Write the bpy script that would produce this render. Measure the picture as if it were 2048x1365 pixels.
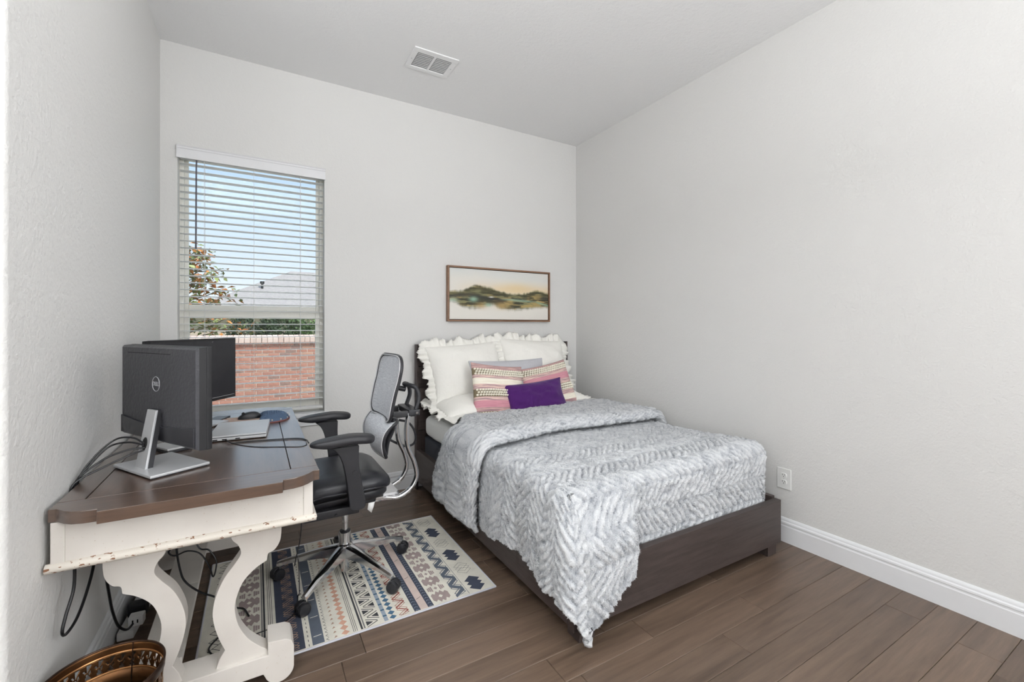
import bpy, bmesh, math, random
import numpy as np
from mathutils import Vector, Matrix, Euler

# ------------------------------------------------------------------ scene, camera, light
for _o in list(bpy.data.objects):
    bpy.data.objects.remove(_o, do_unlink=True)
SC = bpy.context.scene
COL = SC.collection
random.seed(7)
RNG = np.random.default_rng(11)
PI = math.pi

CAM_H, YAW = 1.28, math.radians(30.16)
cam_d = bpy.data.cameras.new('camera')
cam_d.sensor_width = 36.0
cam_d.lens = 881.0 / 2048.0 * 36.0
cam_d.shift_y = -29.5 / 2048.0
cam_d.clip_start = 0.02
cam_d.clip_end = 300
cam = bpy.data.objects.new('camera', cam_d)
cam.location = (0, 0, CAM_H)
cam.rotation_euler = (PI / 2, 0, -YAW)
COL.objects.link(cam)
SC.camera = cam

SC.view_settings.view_transform = 'Standard'
SC.view_settings.look = 'None'
SC.view_settings.exposure = 0.03
SC.view_settings.gamma = 1.0
SC.view_settings.use_curve_mapping = False
SC.cycles.use_denoising = True
SC.cycles.max_bounces = 5
SC.cycles.diffuse_bounces = 4
SC.cycles.use_light_tree = False
SC.cycles.glossy_bounces = 3
SC.cycles.transparent_max_bounces = 12
SC.cycles.use_adaptive_sampling = True
SC.cycles.adaptive_threshold = 0.05
SC.cycles.adaptive_min_samples = 12
SC.cycles.sample_clamp_indirect = 6.0
SC.cycles.blur_glossy = 0.5

SKY_STRENGTH = 1.35
SUN_STRENGTH = 4.4
LAMP_STRENGTH = 1.0
FILL_LAMP_STRENGTH = 1.0
SOFT_POWER = 72.0
SOFT2_POWER = 22.0
BOUNCE_POWER = 112.0

world = bpy.data.worlds.new('sky')
SC.world = world
world.use_nodes = True
_nt = world.node_tree
_nt.nodes.clear()
_out = _nt.nodes.new('ShaderNodeOutputWorld')
_bg = _nt.nodes.new('ShaderNodeBackground')
_tc = _nt.nodes.new('ShaderNodeTexCoord')
_sx = _nt.nodes.new('ShaderNodeSeparateXYZ')
_cr = _nt.nodes.new('ShaderNodeValToRGB')
_nt.links.new(_tc.outputs['Generated'], _sx.inputs[0])
_nt.links.new(_sx.outputs['Z'], _cr.inputs[0])
_nt.links.new(_cr.outputs[0], _bg.inputs[0])
_nt.links.new(_bg.outputs[0], _out.inputs[0])
_cr.color_ramp.elements[0].position = 0.0
_cr.color_ramp.elements[0].color = (0.80, 0.82, 0.88, 1)
_cr.color_ramp.elements[1].position = 0.9
_cr.color_ramp.elements[1].color = (0.46, 0.59, 0.80, 1)
_e = _cr.color_ramp.elements.new(0.12); _e.color = (0.64, 0.73, 0.86, 1)
_e = _cr.color_ramp.elements.new(0.28); _e.color = (0.50, 0.65, 0.86, 1)
_bg.inputs[1].default_value = SKY_STRENGTH

sun_d = bpy.data.lights.new('sun', 'SUN')
sun_d.energy = SUN_STRENGTH
sun_d.angle = math.radians(1.0)
sun_d.color = (1.0, 0.96, 0.9)
sun = bpy.data.objects.new('sun', sun_d)
sun.rotation_euler = (math.radians(38), 0, math.radians(28))
sun.location = (0, 0, 12)
COL.objects.link(sun)

soft_d = bpy.data.lights.new('soft_light', 'AREA')
soft_d.shape = 'RECTANGLE'
soft_d.size, soft_d.size_y = 1.6, 2.2
soft_d.energy = SOFT_POWER
soft_d.color = (0.965, 0.985, 1.0)
soft = bpy.data.objects.new('soft_light', soft_d)
soft.location = (1.80, -1.7, 1.75)
soft.rotation_euler = (math.radians(98), 0, math.radians(40))
COL.objects.link(soft)
soft2_d = soft_d.copy()
soft2_d.energy = SOFT2_POWER
soft2_d.size = 1.3
soft2 = bpy.data.objects.new('soft_light', soft2_d)
soft2.location = (-1.65, -0.9, 1.75)
soft2.rotation_euler = (math.radians(97), 0, math.radians(-42))
COL.objects.link(soft2)
bounce_d = soft_d.copy()
bounce_d.energy = BOUNCE_POWER
bounce_d.size, bounce_d.size_y = 1.6, 1.2
bounce = bpy.data.objects.new('bounce_light', bounce_d)
bounce.location = (-0.55, -0.1, 2.1)
bounce.rotation_euler = (math.radians(180), 0, 0)
COL.objects.link(bounce)

# ------------------------------------------------------------------ colour and material helpers
def lin(v):
    v = v / 255.0
    return v / 12.92 if v <= 0.04045 else ((v + 0.055) / 1.055) ** 2.4

def C(r, g, b):
    return (lin(r), lin(g), lin(b), 1.0)

class NT:
    def __init__(self, name):
        self.m = bpy.data.materials.new(name)
        self.m.use_nodes = True
        self.t = self.m.node_tree
        self.t.nodes.clear()
        self.out = self.t.nodes.new('ShaderNodeOutputMaterial')
        self.b = self.t.nodes.new('ShaderNodeBsdfPrincipled')
        self.t.links.new(self.b.outputs[0], self.out.inputs[0])
        self._tc = None

    def n(self, typ, **kw):
        nd = self.t.nodes.new('ShaderNode' + typ)
        for k, v in kw.items():
            setattr(nd, k, v)
        return nd

    def l(self, a, b):
        self.t.links.new(a, b)

    def coord(self, kind='Object'):
        if self._tc is None:
            self._tc = self.n('TexCoord')
        return self._tc.outputs[kind]

    def mapping(self, scale, rot=(0, 0, 0), kind='Object'):
        mp = self.n('Mapping')
        mp.inputs['Scale'].default_value = scale
        mp.inputs['Rotation'].default_value = rot
        self.l(self.coord(kind), mp.inputs[0])
        return mp.outputs[0]

    def noise(self, scale, detail=3, rough=0.55, vec=None, dist=0.0):
        nd = self.n('TexNoise')
        nd.inputs['Scale'].default_value = scale
        nd.inputs['Detail'].default_value = detail
        nd.inputs['Roughness'].default_value = rough
        nd.inputs['Distortion'].default_value = dist
        self.l(vec if vec is not None else self.coord(), nd.inputs['Vector'])
        return nd.outputs['Fac']

    def ramp(self, fac, stops):
        r = self.n('ValToRGB')
        el = r.color_ramp.elements
        el[0].position, el[0].color = stops[0]
        el[1].position, el[1].color = stops[-1]
        for p, c in stops[1:-1]:
            e = el.new(p)
            e.color = c
        self.l(fac, r.inputs[0])
        return r.outputs[0]

    def mix(self, fac, a, b, mode='MIX'):
        nd = self.n('Mix', data_type='RGBA', blend_type=mode)
        for s, v in ((nd.inputs[0], fac), (nd.inputs[6], a), (nd.inputs[7], b)):
            if hasattr(v, 'links'):
                self.l(v, s)
            else:
                s.default_value = v
        return nd.outputs[2]

    def math(self, op, a, b=0.0, c=None):
        nd = self.n('Math', operation=op)
        for s, v in zip(nd.inputs, (a, b, c)):
            if v is None:
                continue
            if hasattr(v, 'links'):
                self.l(v, s)
            else:
                s.default_value = v
        return nd.outputs[0]

    def bump(self, height, strength=0.3, dist=0.002, prev=None):
        nd = self.n('Bump')
        nd.inputs['Strength'].default_value = strength
        nd.inputs['Distance'].default_value = dist
        self.l(height, nd.inputs['Height'])
        if prev is not None:
            self.l(prev, nd.inputs['Normal'])
        self.l(nd.outputs[0], self.b.inputs['Normal'])
        return nd.outputs[0]

    def base(self, v):
        if hasattr(v, 'links'):
            self.l(v, self.b.inputs['Base Color'])
        else:
            self.b.inputs['Base Color'].default_value = v

    def set(self, **kw):
        for k, v in kw.items():
            self.b.inputs[k.replace('_', ' ')].default_value = v


def plain(name, col, rough=0.5, metal=0.0, var=0.06, vs=12.0, bump=None, sheen=0.0, spec=0.5):
    t = NT(name)
    dark = tuple(c * (1 - var) for c in col[:3]) + (1,)
    lite = tuple(min(1, c * (1 + var)) for c in col[:3]) + (1,)
    t.base(t.ramp(t.noise(vs), [(0.3, dark), (0.7, lite)]))
    t.set(Roughness=rough, Metallic=metal)
    t.b.inputs['Specular IOR Level'].default_value = spec
    if sheen:
        t.b.inputs['Sheen Weight'].default_value = sheen
    if bump:
        t.bump(t.noise(bump[0], 3), bump[1], bump[2])
    return t.m


def wood(name, dark, lite, axis='X', rough=0.4, scale=1.0, rnd=0.25, bump=0.15, grain=0.5, coat=0.0, knots=0.0):
    t = NT(name)
    sc = {'X': (1.2, 16, 16), 'Y': (16, 1.2, 16), 'Z': (16, 16, 1.2)}[axis]
    sc = tuple(s * scale for s in sc)
    oi = t.n('ObjectInfo')
    off = t.n('VectorMath', operation='SCALE')
    cmb = t.n('CombineXYZ')
    t.l(oi.outputs['Random'], cmb.inputs[0]); t.l(oi.outputs['Random'], cmb.inputs[1]); t.l(oi.outputs['Random'], cmb.inputs[2])
    t.l(cmb.outputs[0], off.inputs[0]); off.inputs['Scale'].default_value = 37.0
    add = t.n('VectorMath', operation='ADD')
    t.l(t.mapping(sc), add.inputs[0]); t.l(off.outputs[0], add.inputs[1])
    vec = add.outputs[0]
    g1 = t.noise(1.0, 5, 0.6, vec, 0.6)
    g2 = t.noise(4.0, 4, 0.7, vec, 0.2)
    f = t.math('ADD', t.math('MULTIPLY', g1, 1 - grain), t.math('MULTIPLY', g2, grain))
    col = t.ramp(f, [(0.32, dark), (0.5, tuple((a + b) / 2 for a, b in zip(dark, lite))), (0.68, lite)])
    rv = t.math('ADD', t.math('MULTIPLY', oi.outputs['Random'], rnd), 1 - rnd / 2)
    sc2 = t.n('VectorMath', operation='SCALE')
    t.l(col, sc2.inputs[0]); t.l(rv, sc2.inputs['Scale'])
    t.base(sc2.outputs[0])
    t.set(Roughness=rough)
    if coat:
        t.b.inputs['Coat Weight'].default_value = coat
        t.b.inputs['Coat Roughness'].default_value = 0.22
        t.b.inputs['Coat IOR'].default_value = 1.65
    t.bump(f, bump, 0.002)
    return t.m


def wall_paint(name, col, scale=110.0, strength=0.5, dist=0.003):
    t = NT(name)
    t.base(col)
    t.set(Roughness=0.75)
    t.b.inputs['Specular IOR Level'].default_value = 0.25
    n1 = t.noise(scale, 3, 0.6)
    n2 = t.noise(scale * 0.45, 2, 0.5)
    h = t.math('ADD', n1, t.math('MULTIPLY', n2, 0.8))
    t.bump(h, strength, dist)
    return t.m


def emission(name, col, strength):
    m = bpy.data.materials.new(name)
    m.use_nodes = True
    t = m.node_tree
    t.nodes.clear()
    o = t.nodes.new('ShaderNodeOutputMaterial')
    e = t.nodes.new('ShaderNodeEmission')
    e.inputs[0].default_value = col
    e.inputs[1].default_value = strength
    t.links.new(e.outputs[0], o.inputs[0])
    return m


def glass(name):
    m = bpy.data.materials.new(name)
    m.use_nodes = True
    t = m.node_tree
    t.nodes.clear()
    o = t.nodes.new('ShaderNodeOutputMaterial')
    mx = t.nodes.new('ShaderNodeMixShader')
    tr = t.nodes.new('ShaderNodeBsdfTransparent')
    gl = t.nodes.new('ShaderNodeBsdfGlossy')
    gl.inputs['Roughness'].default_value = 0.02
    tr.inputs[0].default_value = (0.95, 0.97, 0.96, 1)
    mx.inputs[0].default_value = 0.03
    t.links.new(tr.outputs[0], mx.inputs[1])
    t.links.new(gl.outputs[0], mx.inputs[2])
    t.links.new(mx.outputs[0], o.inputs[0])
    return m

# ------------------------------------------------------------------ mesh helpers
class G:
    """collects polygons for one mesh"""
    def __init__(self):
        self.v, self.f, self.mi = [], [], []

    def add(self, verts, faces, mi=0):
        o = len(self.v)
        self.v.extend([tuple(p) for p in verts])
        for f in faces:
            self.f.append(tuple(i + o for i in f))
            self.mi.append(mi)
        return self

    def box(self, x0, x1, y0, y1, z0, z1, mi=0):
        vs = [(x0, y0, z0), (x1, y0, z0), (x1, y1, z0), (x0, y1, z0), (x0, y0, z1), (x1, y0, z1), (x1, y1, z1), (x0, y1, z1)]
        fs = [(0, 3, 2, 1), (4, 5, 6, 7), (0, 1, 5, 4), (1, 2, 6, 5), (2, 3, 7, 6), (3, 0, 4, 7)]
        return self.add(vs, fs, mi)

    def cbox(self, x0, x1, y0, y1, z0, z1, ch=0.002, mi=0):
        """box with its upper edges chamfered"""
        vs = []
        for z, i in ((z0, 0), (z1 - ch, 0), (z1, ch)):
            vs += [(x0 + i, y0 + i, z), (x1 - i, y0 + i, z), (x1 - i, y1 - i, z), (x0 + i, y1 - i, z)]
        fs = [(0, 3, 2, 1), (8, 9, 10, 11)]
        for k in (0, 4):
            for i in range(4):
                j = (i + 1) % 4
                fs.append((k + i, k + j, k + 4 + j, k + 4 + i))
        return self.add(vs, fs, mi)

    def prism(self, poly, a0, a1, plane='XZ', mi=0):
        """2-D outline extruded along the axis normal to the plane"""
        n = len(poly)
        def P(p, a):
            if plane == 'XZ':
                return (p[0], a, p[1])
            if plane == 'YZ':
                return (a, p[0], p[1])
            return (p[0], p[1], a)
        vs = [P(p, a0) for p in poly] + [P(p, a1) for p in poly]
        fs = [tuple(range(n)), tuple(range(2 * n - 1, n - 1, -1))]
        for i in range(n):
            j = (i + 1) % n
            fs.append((i, i + n, j + n, j))
        return self.add(vs, fs, mi)

    def tube(self, path, r, n=10, caps=True, mi=0, flat=None, closed=False):
        """path swept by a circle (or an ellipse flat=(rx, ry, up))"""
        P = [Vector(p) for p in path]
        m = len(P)
        rs = r if isinstance(r, (list, tuple)) else [r] * m
        up = Vector(flat[2]) if flat else None
        tang = []
        for i in range(m):
            if closed:
                d = P[(i + 1) % m] - P[(i - 1) % m]
            else:
                d = P[min(i + 1, m - 1)] - P[max(i - 1, 0)]
            tang.append(d.normalized() if d.length > 1e-9 else Vector((0, 0, 1)))
        t0 = tang[0]
        ref = Vector((0, 0, 1)) if abs(t0.z) < 0.9 else Vector((1, 0, 0))
        nrm = (ref - t0 * ref.dot(t0)).normalized()
        vs = []
        for i in range(m):
            t = tang[i]
            if up is not None:
                nrm = (up - t * up.dot(t)).normalized()
            else:
                nrm = (nrm - t * nrm.dot(t)).normalized()
            bi = t.cross(nrm)
            for k in range(n):
                a = 2 * PI * k / n
                if flat:
                    vs.append(P[i] + nrm * (math.cos(a) * flat[1] * rs[i]) + bi * (math.sin(a) * flat[0] * rs[i]))
                else:
                    vs.append(P[i] + nrm * (math.cos(a) * rs[i]) + bi * (math.sin(a) * rs[i]))
        fs = []
        rng = m if closed else m - 1
        for i in range(rng):
            i2 = (i + 1) % m
            for k in range(n):
                k2 = (k + 1) % n
                fs.append((i * n + k, i * n + k2, i2 * n + k2, i2 * n + k))
        if caps and not closed:
            fs.append(tuple(range(n - 1, -1, -1)))
            fs.append(tuple((m - 1) * n + k for k in range(n)))
        return self.add(vs, fs, mi)

    def lathe(self, prof, n=24, c=(0, 0, 0), axis='Z', caps=True, mi=0):
        vs, fs = [], []
        for (r, h) in prof:
            for k in range(n):
                a = 2 * PI * k / n
                x, y = r * math.cos(a), r * math.sin(a)
                p = {'Z': (x, y, h), 'Y': (x, h, y), 'X': (h, x, y)}[axis]
                vs.append((p[0] + c[0], p[1] + c[1], p[2] + c[2]))
        for i in range(len(prof) - 1):
            for k in range(n):
                k2 = (k + 1) % n
                fs.append((i * n + k, i * n + k2, (i + 1) * n + k2, (i + 1) * n + k))
        if caps:
            fs.append(tuple(range(n - 1, -1, -1)))
            fs.append(tuple((len(prof) - 1) * n + k for k in range(n)))
        return self.add(vs, fs, mi)

    def ellipsoid(self, c, rx, ry, rz, n=8, m=5, rot=None, mi=0):
        vs, fs = [], []
        for i in range(m + 1):
            th = PI * i / m
            for k in range(n):
                a = 2 * PI * k / n
                p = Vector((rx * math.sin(th) * math.cos(a), ry * math.sin(th) * math.sin(a), rz * math.cos(th)))
                if rot is not None:
                    p = rot @ p
                vs.append((p[0] + c[0], p[1] + c[1], p[2] + c[2]))
        for i in range(m):
            for k in range(n):
                k2 = (k + 1) % n
                fs.append((i * n + k, (i + 1) * n + k, (i + 1) * n + k2, i * n + k2))
        return self.add(vs, fs, mi)

    def grid(self, pts, wrap_u=False, mi=0):
        """pts[i][j] grid of points"""
        nu, nv = len(pts), len(pts[0])
        vs = [p for row in pts for p in row]
        fs = []
        for i in range(nu if wrap_u else nu - 1):
            i2 = (i + 1) % nu
            for j in range(nv - 1):
                fs.append((i * nv + j, i2 * nv + j, i2 * nv + j + 1, i * nv + j + 1))
        return self.add(vs, fs, mi)

    def mesh(self, name, mats, bevel=0, seg=2, smooth=True, angle=40):
        me = bpy.data.meshes.new(name)
        me.from_pydata([tuple(p) for p in self.v], [], self.f)
        mats = mats if isinstance(mats, (list, tuple)) else [mats]
        for m in mats:
            me.materials.append(m)
        if len(mats) > 1:
            me.polygons.foreach_set('material_index', self.mi)
        bm = bmesh.new()
        bm.from_mesh(me)
        bmesh.ops.recalc_face_normals(bm, faces=bm.faces)
        if bevel:
            ed = [e for e in bm.edges if len(e.link_faces) == 2 and e.calc_face_angle(0) > math.radians(30)]
            bmesh.ops.bevel(bm, geom=ed, offset=bevel, segments=seg, profile=0.5, affect='EDGES', clamp_overlap=True)
        bm.to_mesh(me)
        bm.free()
        if smooth:
            me.polygons.foreach_set('use_smooth', [True] * len(me.polygons))
            me.set_sharp_from_angle(angle=math.radians(angle))
        me.update()
        return me

    def build(self, name, mats, parent=None, local=False, **kw):
        o = link(name, self.mesh(name, mats, **kw), parent, local)
        if kw.get('bevel'):
            wn = o.modifiers.new('weighted', 'WEIGHTED_NORMAL')
            wn.keep_sharp = True
        return o


def link(name, me, parent=None, local=False):
    o = bpy.data.objects.new(name, me)
    COL.objects.link(o)
    attach(o, parent, local)
    return o


def attach(o, parent, local=False):
    if parent is None:
        return
    o.parent = parent
    if not local and parent.type == 'EMPTY' and parent.parent is None:
        o.matrix_parent_inverse = Matrix.Translation(parent.location).inverted()


def thing(name, label, cat, loc=(0, 0, 0), rot=(0, 0, 0), group=None):
    o = bpy.data.objects.new(name, None)
    o.empty_display_size = 0.05
    COL.objects.link(o)
    o.location = loc
    o.rotation_euler = rot
    tag(o, label, cat, group)
    return o


def tag(o, label=None, cat=None, group=None, kind=None):
    if label: o['label'] = label
    if cat: o['category'] = cat
    if group: o['group'] = group
    if kind: o['kind'] = kind
    return o


def struct(name, g, m, **kw):
    o = g.build(name, m, **kw)
    o['kind'] = 'structure'
    return o


def spline(pts, k=6, closed=False):
    """Catmull-Rom through 2-D or 3-D points"""
    P = [np.array(p, float) for p in pts]
    n = len(P)
    out = []
    rng = n if closed else n - 1
    for i in range(rng):
        p0 = P[(i - 1) % n] if closed or i > 0 else 2 * P[0] - P[1]
        p1, p2 = P[i], P[(i + 1) % n]
        p3 = P[(i + 2) % n] if closed or i + 2 < n else 2 * P[-1] - P[-2]
        for j in range(k):
            t = j / k
            out.append(0.5 * ((2 * p1) + (-p0 + p2) * t + (2 * p0 - 5 * p1 + 4 * p2 - p3) * t * t + (-p0 + 3 * p1 - 3 * p2 + p3) * t ** 3))
    if not closed:
        out.append(P[-1])
    return [tuple(p) for p in out]


def sstep(a, b, x):
    t = np.clip((x - a) / (b - a), 0, 1)
    return t * t * (3 - 2 * t)


_LAT = RNG.random((128, 128))
def vnoise(x, y):
    x = np.asarray(x, float); y = np.asarray(y, float)
    xi = np.floor(x).astype(int); yi = np.floor(y).astype(int)
    fx = x - xi; fy = y - yi
    fx = fx * fx * (3 - 2 * fx); fy = fy * fy * (3 - 2 * fy)
    a = _LAT[xi % 128, yi % 128]; b = _LAT[(xi + 1) % 128, yi % 128]
    c = _LAT[xi % 128, (yi + 1) % 128]; d = _LAT[(xi + 1) % 128, (yi + 1) % 128]
    return (a * (1 - fx) + b * fx) * (1 - fy) + (c * (1 - fx) + d * fx) * fy

def fbm(x, y, o=4):
    s, amp, tot = 0, 1.0, 0
    for k in range(o):
        s = s + amp * vnoise(x * 2 ** k + 17 * k, y * 2 ** k + 5 * k)
        tot += amp
        amp *= 0.5
    return s / tot

# ------------------------------------------------------------------ materials
M = {}
M['wall'] = wall_paint('wall_paint', C(221, 220, 218), 95, 0.55, 0.003)
M['ceil'] = wall_paint('ceiling_paint', C(238, 238, 238), 70, 0.5, 0.004)
M['trim'] = plain('trim_paint', C(232, 233, 235), 0.35, var=0.01)
M['plank'] = wood('floor_wood', C(82, 67, 56), C(119, 100, 85), 'X', 0.34, 1.0, 0.28, 0.10, 0.35)
M['subfloor'] = plain('subfloor_dark', C(60, 48, 40), 0.7)
M['vinyl'] = plain('window_vinyl', C(238, 235, 226), 0.4, var=0.01)
M['slat'] = plain('blind_slat_white', C(244, 243, 240), 0.45, var=0.01)
M['cord'] = plain('blind_cord', C(225, 225, 222), 0.8)
M['wand'] = plain('wand_plastic', C(92, 90, 100), 0.25)
def add_translucent(m, f):
    t = m.node_tree
    out = [n for n in t.nodes if n.type == 'OUTPUT_MATERIAL'][0]
    b = [n for n in t.nodes if n.type == 'BSDF_PRINCIPLED'][0]
    mx = t.nodes.new('ShaderNodeMixShader'); tr = t.nodes.new('ShaderNodeBsdfTranslucent')
    tr.inputs[0].default_value = (0.95, 0.95, 0.93, 1)
    mx.inputs[0].default_value = f
    t.links.new(b.outputs[0], mx.inputs[1]); t.links.new(tr.outputs[0], mx.inputs[2]); t.links.new(mx.outputs[0], out.inputs[0])
M['valence'] = plain('blind_valence_white', C(228, 228, 230), 0.45, var=0.01)
add_translucent(M['slat'], 0.28)
M['glass'] = glass('window_glass')
M['vent'] = plain('vent_enamel', C(236, 236, 236), 0.4, var=0.01)
M['vent_dark'] = plain('vent_duct', C(120, 120, 120), 0.8)
M['bedwood'] = wood('bed_wood_x', C(50, 42, 40), C(80, 69, 66), 'X', 0.5, 1.0, 0.16, 0.25, 0.6)
M['bedwood_y'] = wood('bed_wood_y', C(50, 42, 40), C(80, 69, 66), 'Y', 0.5, 1.0, 0.16, 0.25, 0.6)
M['bedwood_z'] = wood('bed_wood_z', C(50, 42, 40), C(80, 69, 66), 'Z', 0.5, 1.0, 0.16, 0.25, 0.6)
M['desk_x'] = wood('desk_top_wood_x', C(62, 46, 37), C(98, 76, 62), 'X', 0.30, 1.0, 0.12, 0.08, 0.5, 1.0)
M['desk_y'] = wood('desk_top_wood_y', C(62, 46, 37), C(98, 76, 62), 'Y', 0.30, 1.0, 0.12, 0.08, 0.5, 1.0)
M['black'] = plain('black_plastic', C(38, 38, 42), 0.45)
M['blackmat'] = plain('black_matte', C(30, 30, 34), 0.7)
M['cable'] = plain('cable_rubber', C(22, 22, 25), 0.4)
M['chrome'] = plain('polished_aluminium', C(214, 214, 216), 0.14, 1.0, var=0.02)
M['silver'] = plain('silver_plastic', C(196, 197, 199), 0.34, 0.25, var=0.03)
M['leather'] = plain('black_leather', C(40, 41, 46), 0.38, bump=(260, 0.15, 0.001))
M['white_plastic'] = plain('white_plastic', C(232, 232, 230), 0.35, var=0.01)
M['hole'] = plain('dark_slot', C(20, 20, 20), 0.8)
M['paper'] = plain('tag_paper', C(236, 236, 234), 0.7)

def cream_paint():
    t = NT('cream_paint')
    base = t.ramp(t.noise(3.0, 4), [(0.35, C(208, 202, 195)), (0.65, C(222, 217, 210))])
    sp = t.noise(160.0, 2, 0.5)
    specks = t.ramp(sp, [(0.71, (0, 0, 0, 1)), (0.76, (1, 1, 1, 1))])
    col = t.mix(specks, base, C(196, 184, 168))
    t.base(col)
    t.set(Roughness=0.5)
    t.bump(t.noise(40, 3), 0.08, 0.002)
    return t.m
M['cream'] = cream_paint()

def worn_cream():
    t = NT('worn_cream_edge')
    mp = t.mapping((22, 22, 60))
    sp = t.noise(2.2, 3, 0.6, mp)
    mask = t.ramp(sp, [(0.61, (0, 0, 0, 1)), (0.63, (1, 1, 1, 1))])
    col = t.mix(mask, C(214, 207, 196), C(128, 88, 62))
    t.base(col)
    t.set(Roughness=0.55)
    return t.m
M['cream_edge'] = worn_cream()

def pile_fabric():
    t = NT('plush_duvet')
    at = t.n('Attribute', attribute_name='pile')
    n1 = t.noise(170, 3, 0.7)
    f = t.math('ADD', t.math('MULTIPLY', at.outputs['Fac'], 0.75), t.math('MULTIPLY', n1, 0.5))
    t.base(t.ramp(f, [(0.20, C(126, 131, 141)), (0.50, C(202, 205, 210)), (0.86, C(236, 238, 240))]))
    t.set(Roughness=0.95)
    t.b.inputs['Sheen Weight'].default_value = 0.35
    t.b.inputs['Sheen Roughness'].default_value = 0.5
    t.b.inputs['Specular IOR Level'].default_value = 0.1
    mp = t.mapping((1, 1, 1))
    b1 = t.bump(t.noise(260, 4, 0.7, mp, 0.4), 0.9, 0.006)
    t.bump(t.noise(70, 3, 0.6, mp, 0.8), 0.5, 0.008, b1)
    return t.m
M['duvet'] = pile_fabric()

def linen(name, col, weave=500, crinkle=(26, 0.35, 0.012), rough=0.9, sheen=0.15):
    t = NT(name)
    t.base(col)
    t.set(Roughness=rough)
    t.b.inputs['Sheen Weight'].default_value = sheen
    t.b.inputs['Specular IOR Level'].default_value = 0.15
    b1 = t.bump(t.noise(weave, 2, 0.6), 0.25, 0.0015)
    t.bump(t.noise(crinkle[0], 4, 0.6, None, 1.2), crinkle[1], crinkle[2], b1)
    return t.m
M['sham'] = linen('white_cotton_sham', C(240, 238, 232))
M['sheet'] = linen('white_sheet', C(246, 247, 245), 600, (10, 0.2, 0.01))
M['greypillow'] = linen('grey_pillow_cloth', C(190, 190, 195), 300, (40, 0.5, 0.008))
M['velvet'] = linen('purple_velvet', C(70, 24, 96), 400, (14, 0.25, 0.012), 0.75, 0.3)
M['foundation'] = linen('dark_foundation_cloth', C(38, 42, 54), 300, (20, 0.1, 0.004))

# ------------------------------------------------------------------ room shell
D, XR, XL, YL0, ZC = 3.433, 2.724, -0.511, 1.50, 3.05
XB, YB = -2.2, -2.4
WX0, WX1, WZ0, WZ1 = -0.425, 0.428, 0.665, 2.42
TH = 0.14

g = G()
g.box(XL - 0.15, WX0, D, D + TH, 0, ZC)
g.box(WX1, XR + 0.12, D, D + TH, 0, ZC)
g.box(WX0, WX1, D, D + TH, 0, WZ0)
g.box(WX0, WX1, D, D + TH, WZ1, ZC)
struct('wall_back', g, M['wall'], smooth=False)
g = G(); g.box(XR, XR + 0.12, YB, D, 0, ZC)
struct('wall_right', g, M['wall'], smooth=False)
# left wall turns a rounded outside corner towards the doorway
r = 0.018
arc = [(XL - r + r * math.cos(a), YL0 + r + r * math.sin(a)) for a in np.linspace(-PI / 2, 0, 8)]
poly = [(XB, YL0)] + arc + [(XL, D), (XL - 0.14, D), (XL - 0.14, YL0 + 0.14), (XB, YL0 + 0.14)]
g = G(); g.prism(poly, 0, ZC, 'XY')
struct('wall_left', g, wall_paint('wall_paint_left', C(221, 220, 218), 70, 0.55, 0.005))
g = G(); g.box(XB - 0.12, XB, YB, YL0 + 0.14, 0, ZC)
struct('wall_hall', g, M['wall'], smooth=False)
g = G(); g.box(XB - 0.12, XR + 0.12, YB - 0.12, YB, 0, ZC)
struct('wall_rear', g, M['wall'], smooth=False)
g = G(); g.box(XB - 0.12, XR + 0.12, YB - 0.12, D + TH, ZC, ZC + 0.12)
struct('ceiling', g, M['ceil'], smooth=False)

# floor of separate planks running along the back wall
g = G(); g.box(XB - 0.12, XR + 0.12, YB - 0.12, D + TH, -0.08, -0.012)
floor = struct('floor', g, M['subfloor'], smooth=False)
PW = 0.127
y1 = D - 0.002
row = 0
while y1 > -0.6:
    y0 = y1 - PW
    x = XL - random.uniform(0.0, 1.1) if y1 > YL0 else -1.3 - random.uniform(0, 0.9)
    xlim = XL if y1 > YL0 else -1.3
    while x < XR:
        L = random.choice((0.45, 0.75, 0.95, 1.2, 1.2, 1.5))
        xa, xb = max(x, xlim), min(x + L, XR)
        if xb - xa > 0.03:
            pg = G(); pg.cbox(xa + 0.0006, xb - 0.0006, y0 + 0.0006, y1 - 0.0006, -0.014, 0.0, 0.0016)
            pg.build('plank', M['plank'], floor, smooth=False)
        x += L
    y1 = y0
    row += 1
g = G(); g.box(XB, XR, YB, y1, -0.014, 0.0)
rest = g.build('plank', M['plank'], floor, smooth=False); rest['kind'] = 'stuff'

def baseboard(name, p0, p1, inward):
    """profile swept from p0 to p1 on the floor, inward = unit vector into the room"""
    prof = [(0, 0), (0.016, 0), (0.016, 0.094), (0.0135, 0.099), (0.0135, 0.106), (0.0155, 0.110), (0.0145, 0.118), (0.010, 0.124),
            (0.0095, 0.131), (0.006, 0.138), (0.003, 0.142), (0, 0.142)]
    vs = []
    for p in (p0, p1):
        for (d, z) in prof:
            vs.append((p[0] + inward[0] * d, p[1] + inward[1] * d, z))
    n = len(prof)
    fs = [tuple(range(n)), tuple(range(2 * n - 1, n - 1, -1))]
    for i in range(n):
        j = (i + 1) % n
        fs.append((i, i + n, j + n, j))
    gg = G(); gg.add(vs, fs)
    return struct(name, gg, M['trim'], angle=25)
baseboard('baseboard_right', (XR, YB), (XR, D), (-1, 0))
baseboard('baseboard_back', (XL, D), (XR, D), (0, -1))
baseboard('baseboard_left', (XL, YL0), (XL, D), (1, 0))
baseboard('baseboard_hall', (XB, YL0), (XL, YL0), (0, -1))

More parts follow.
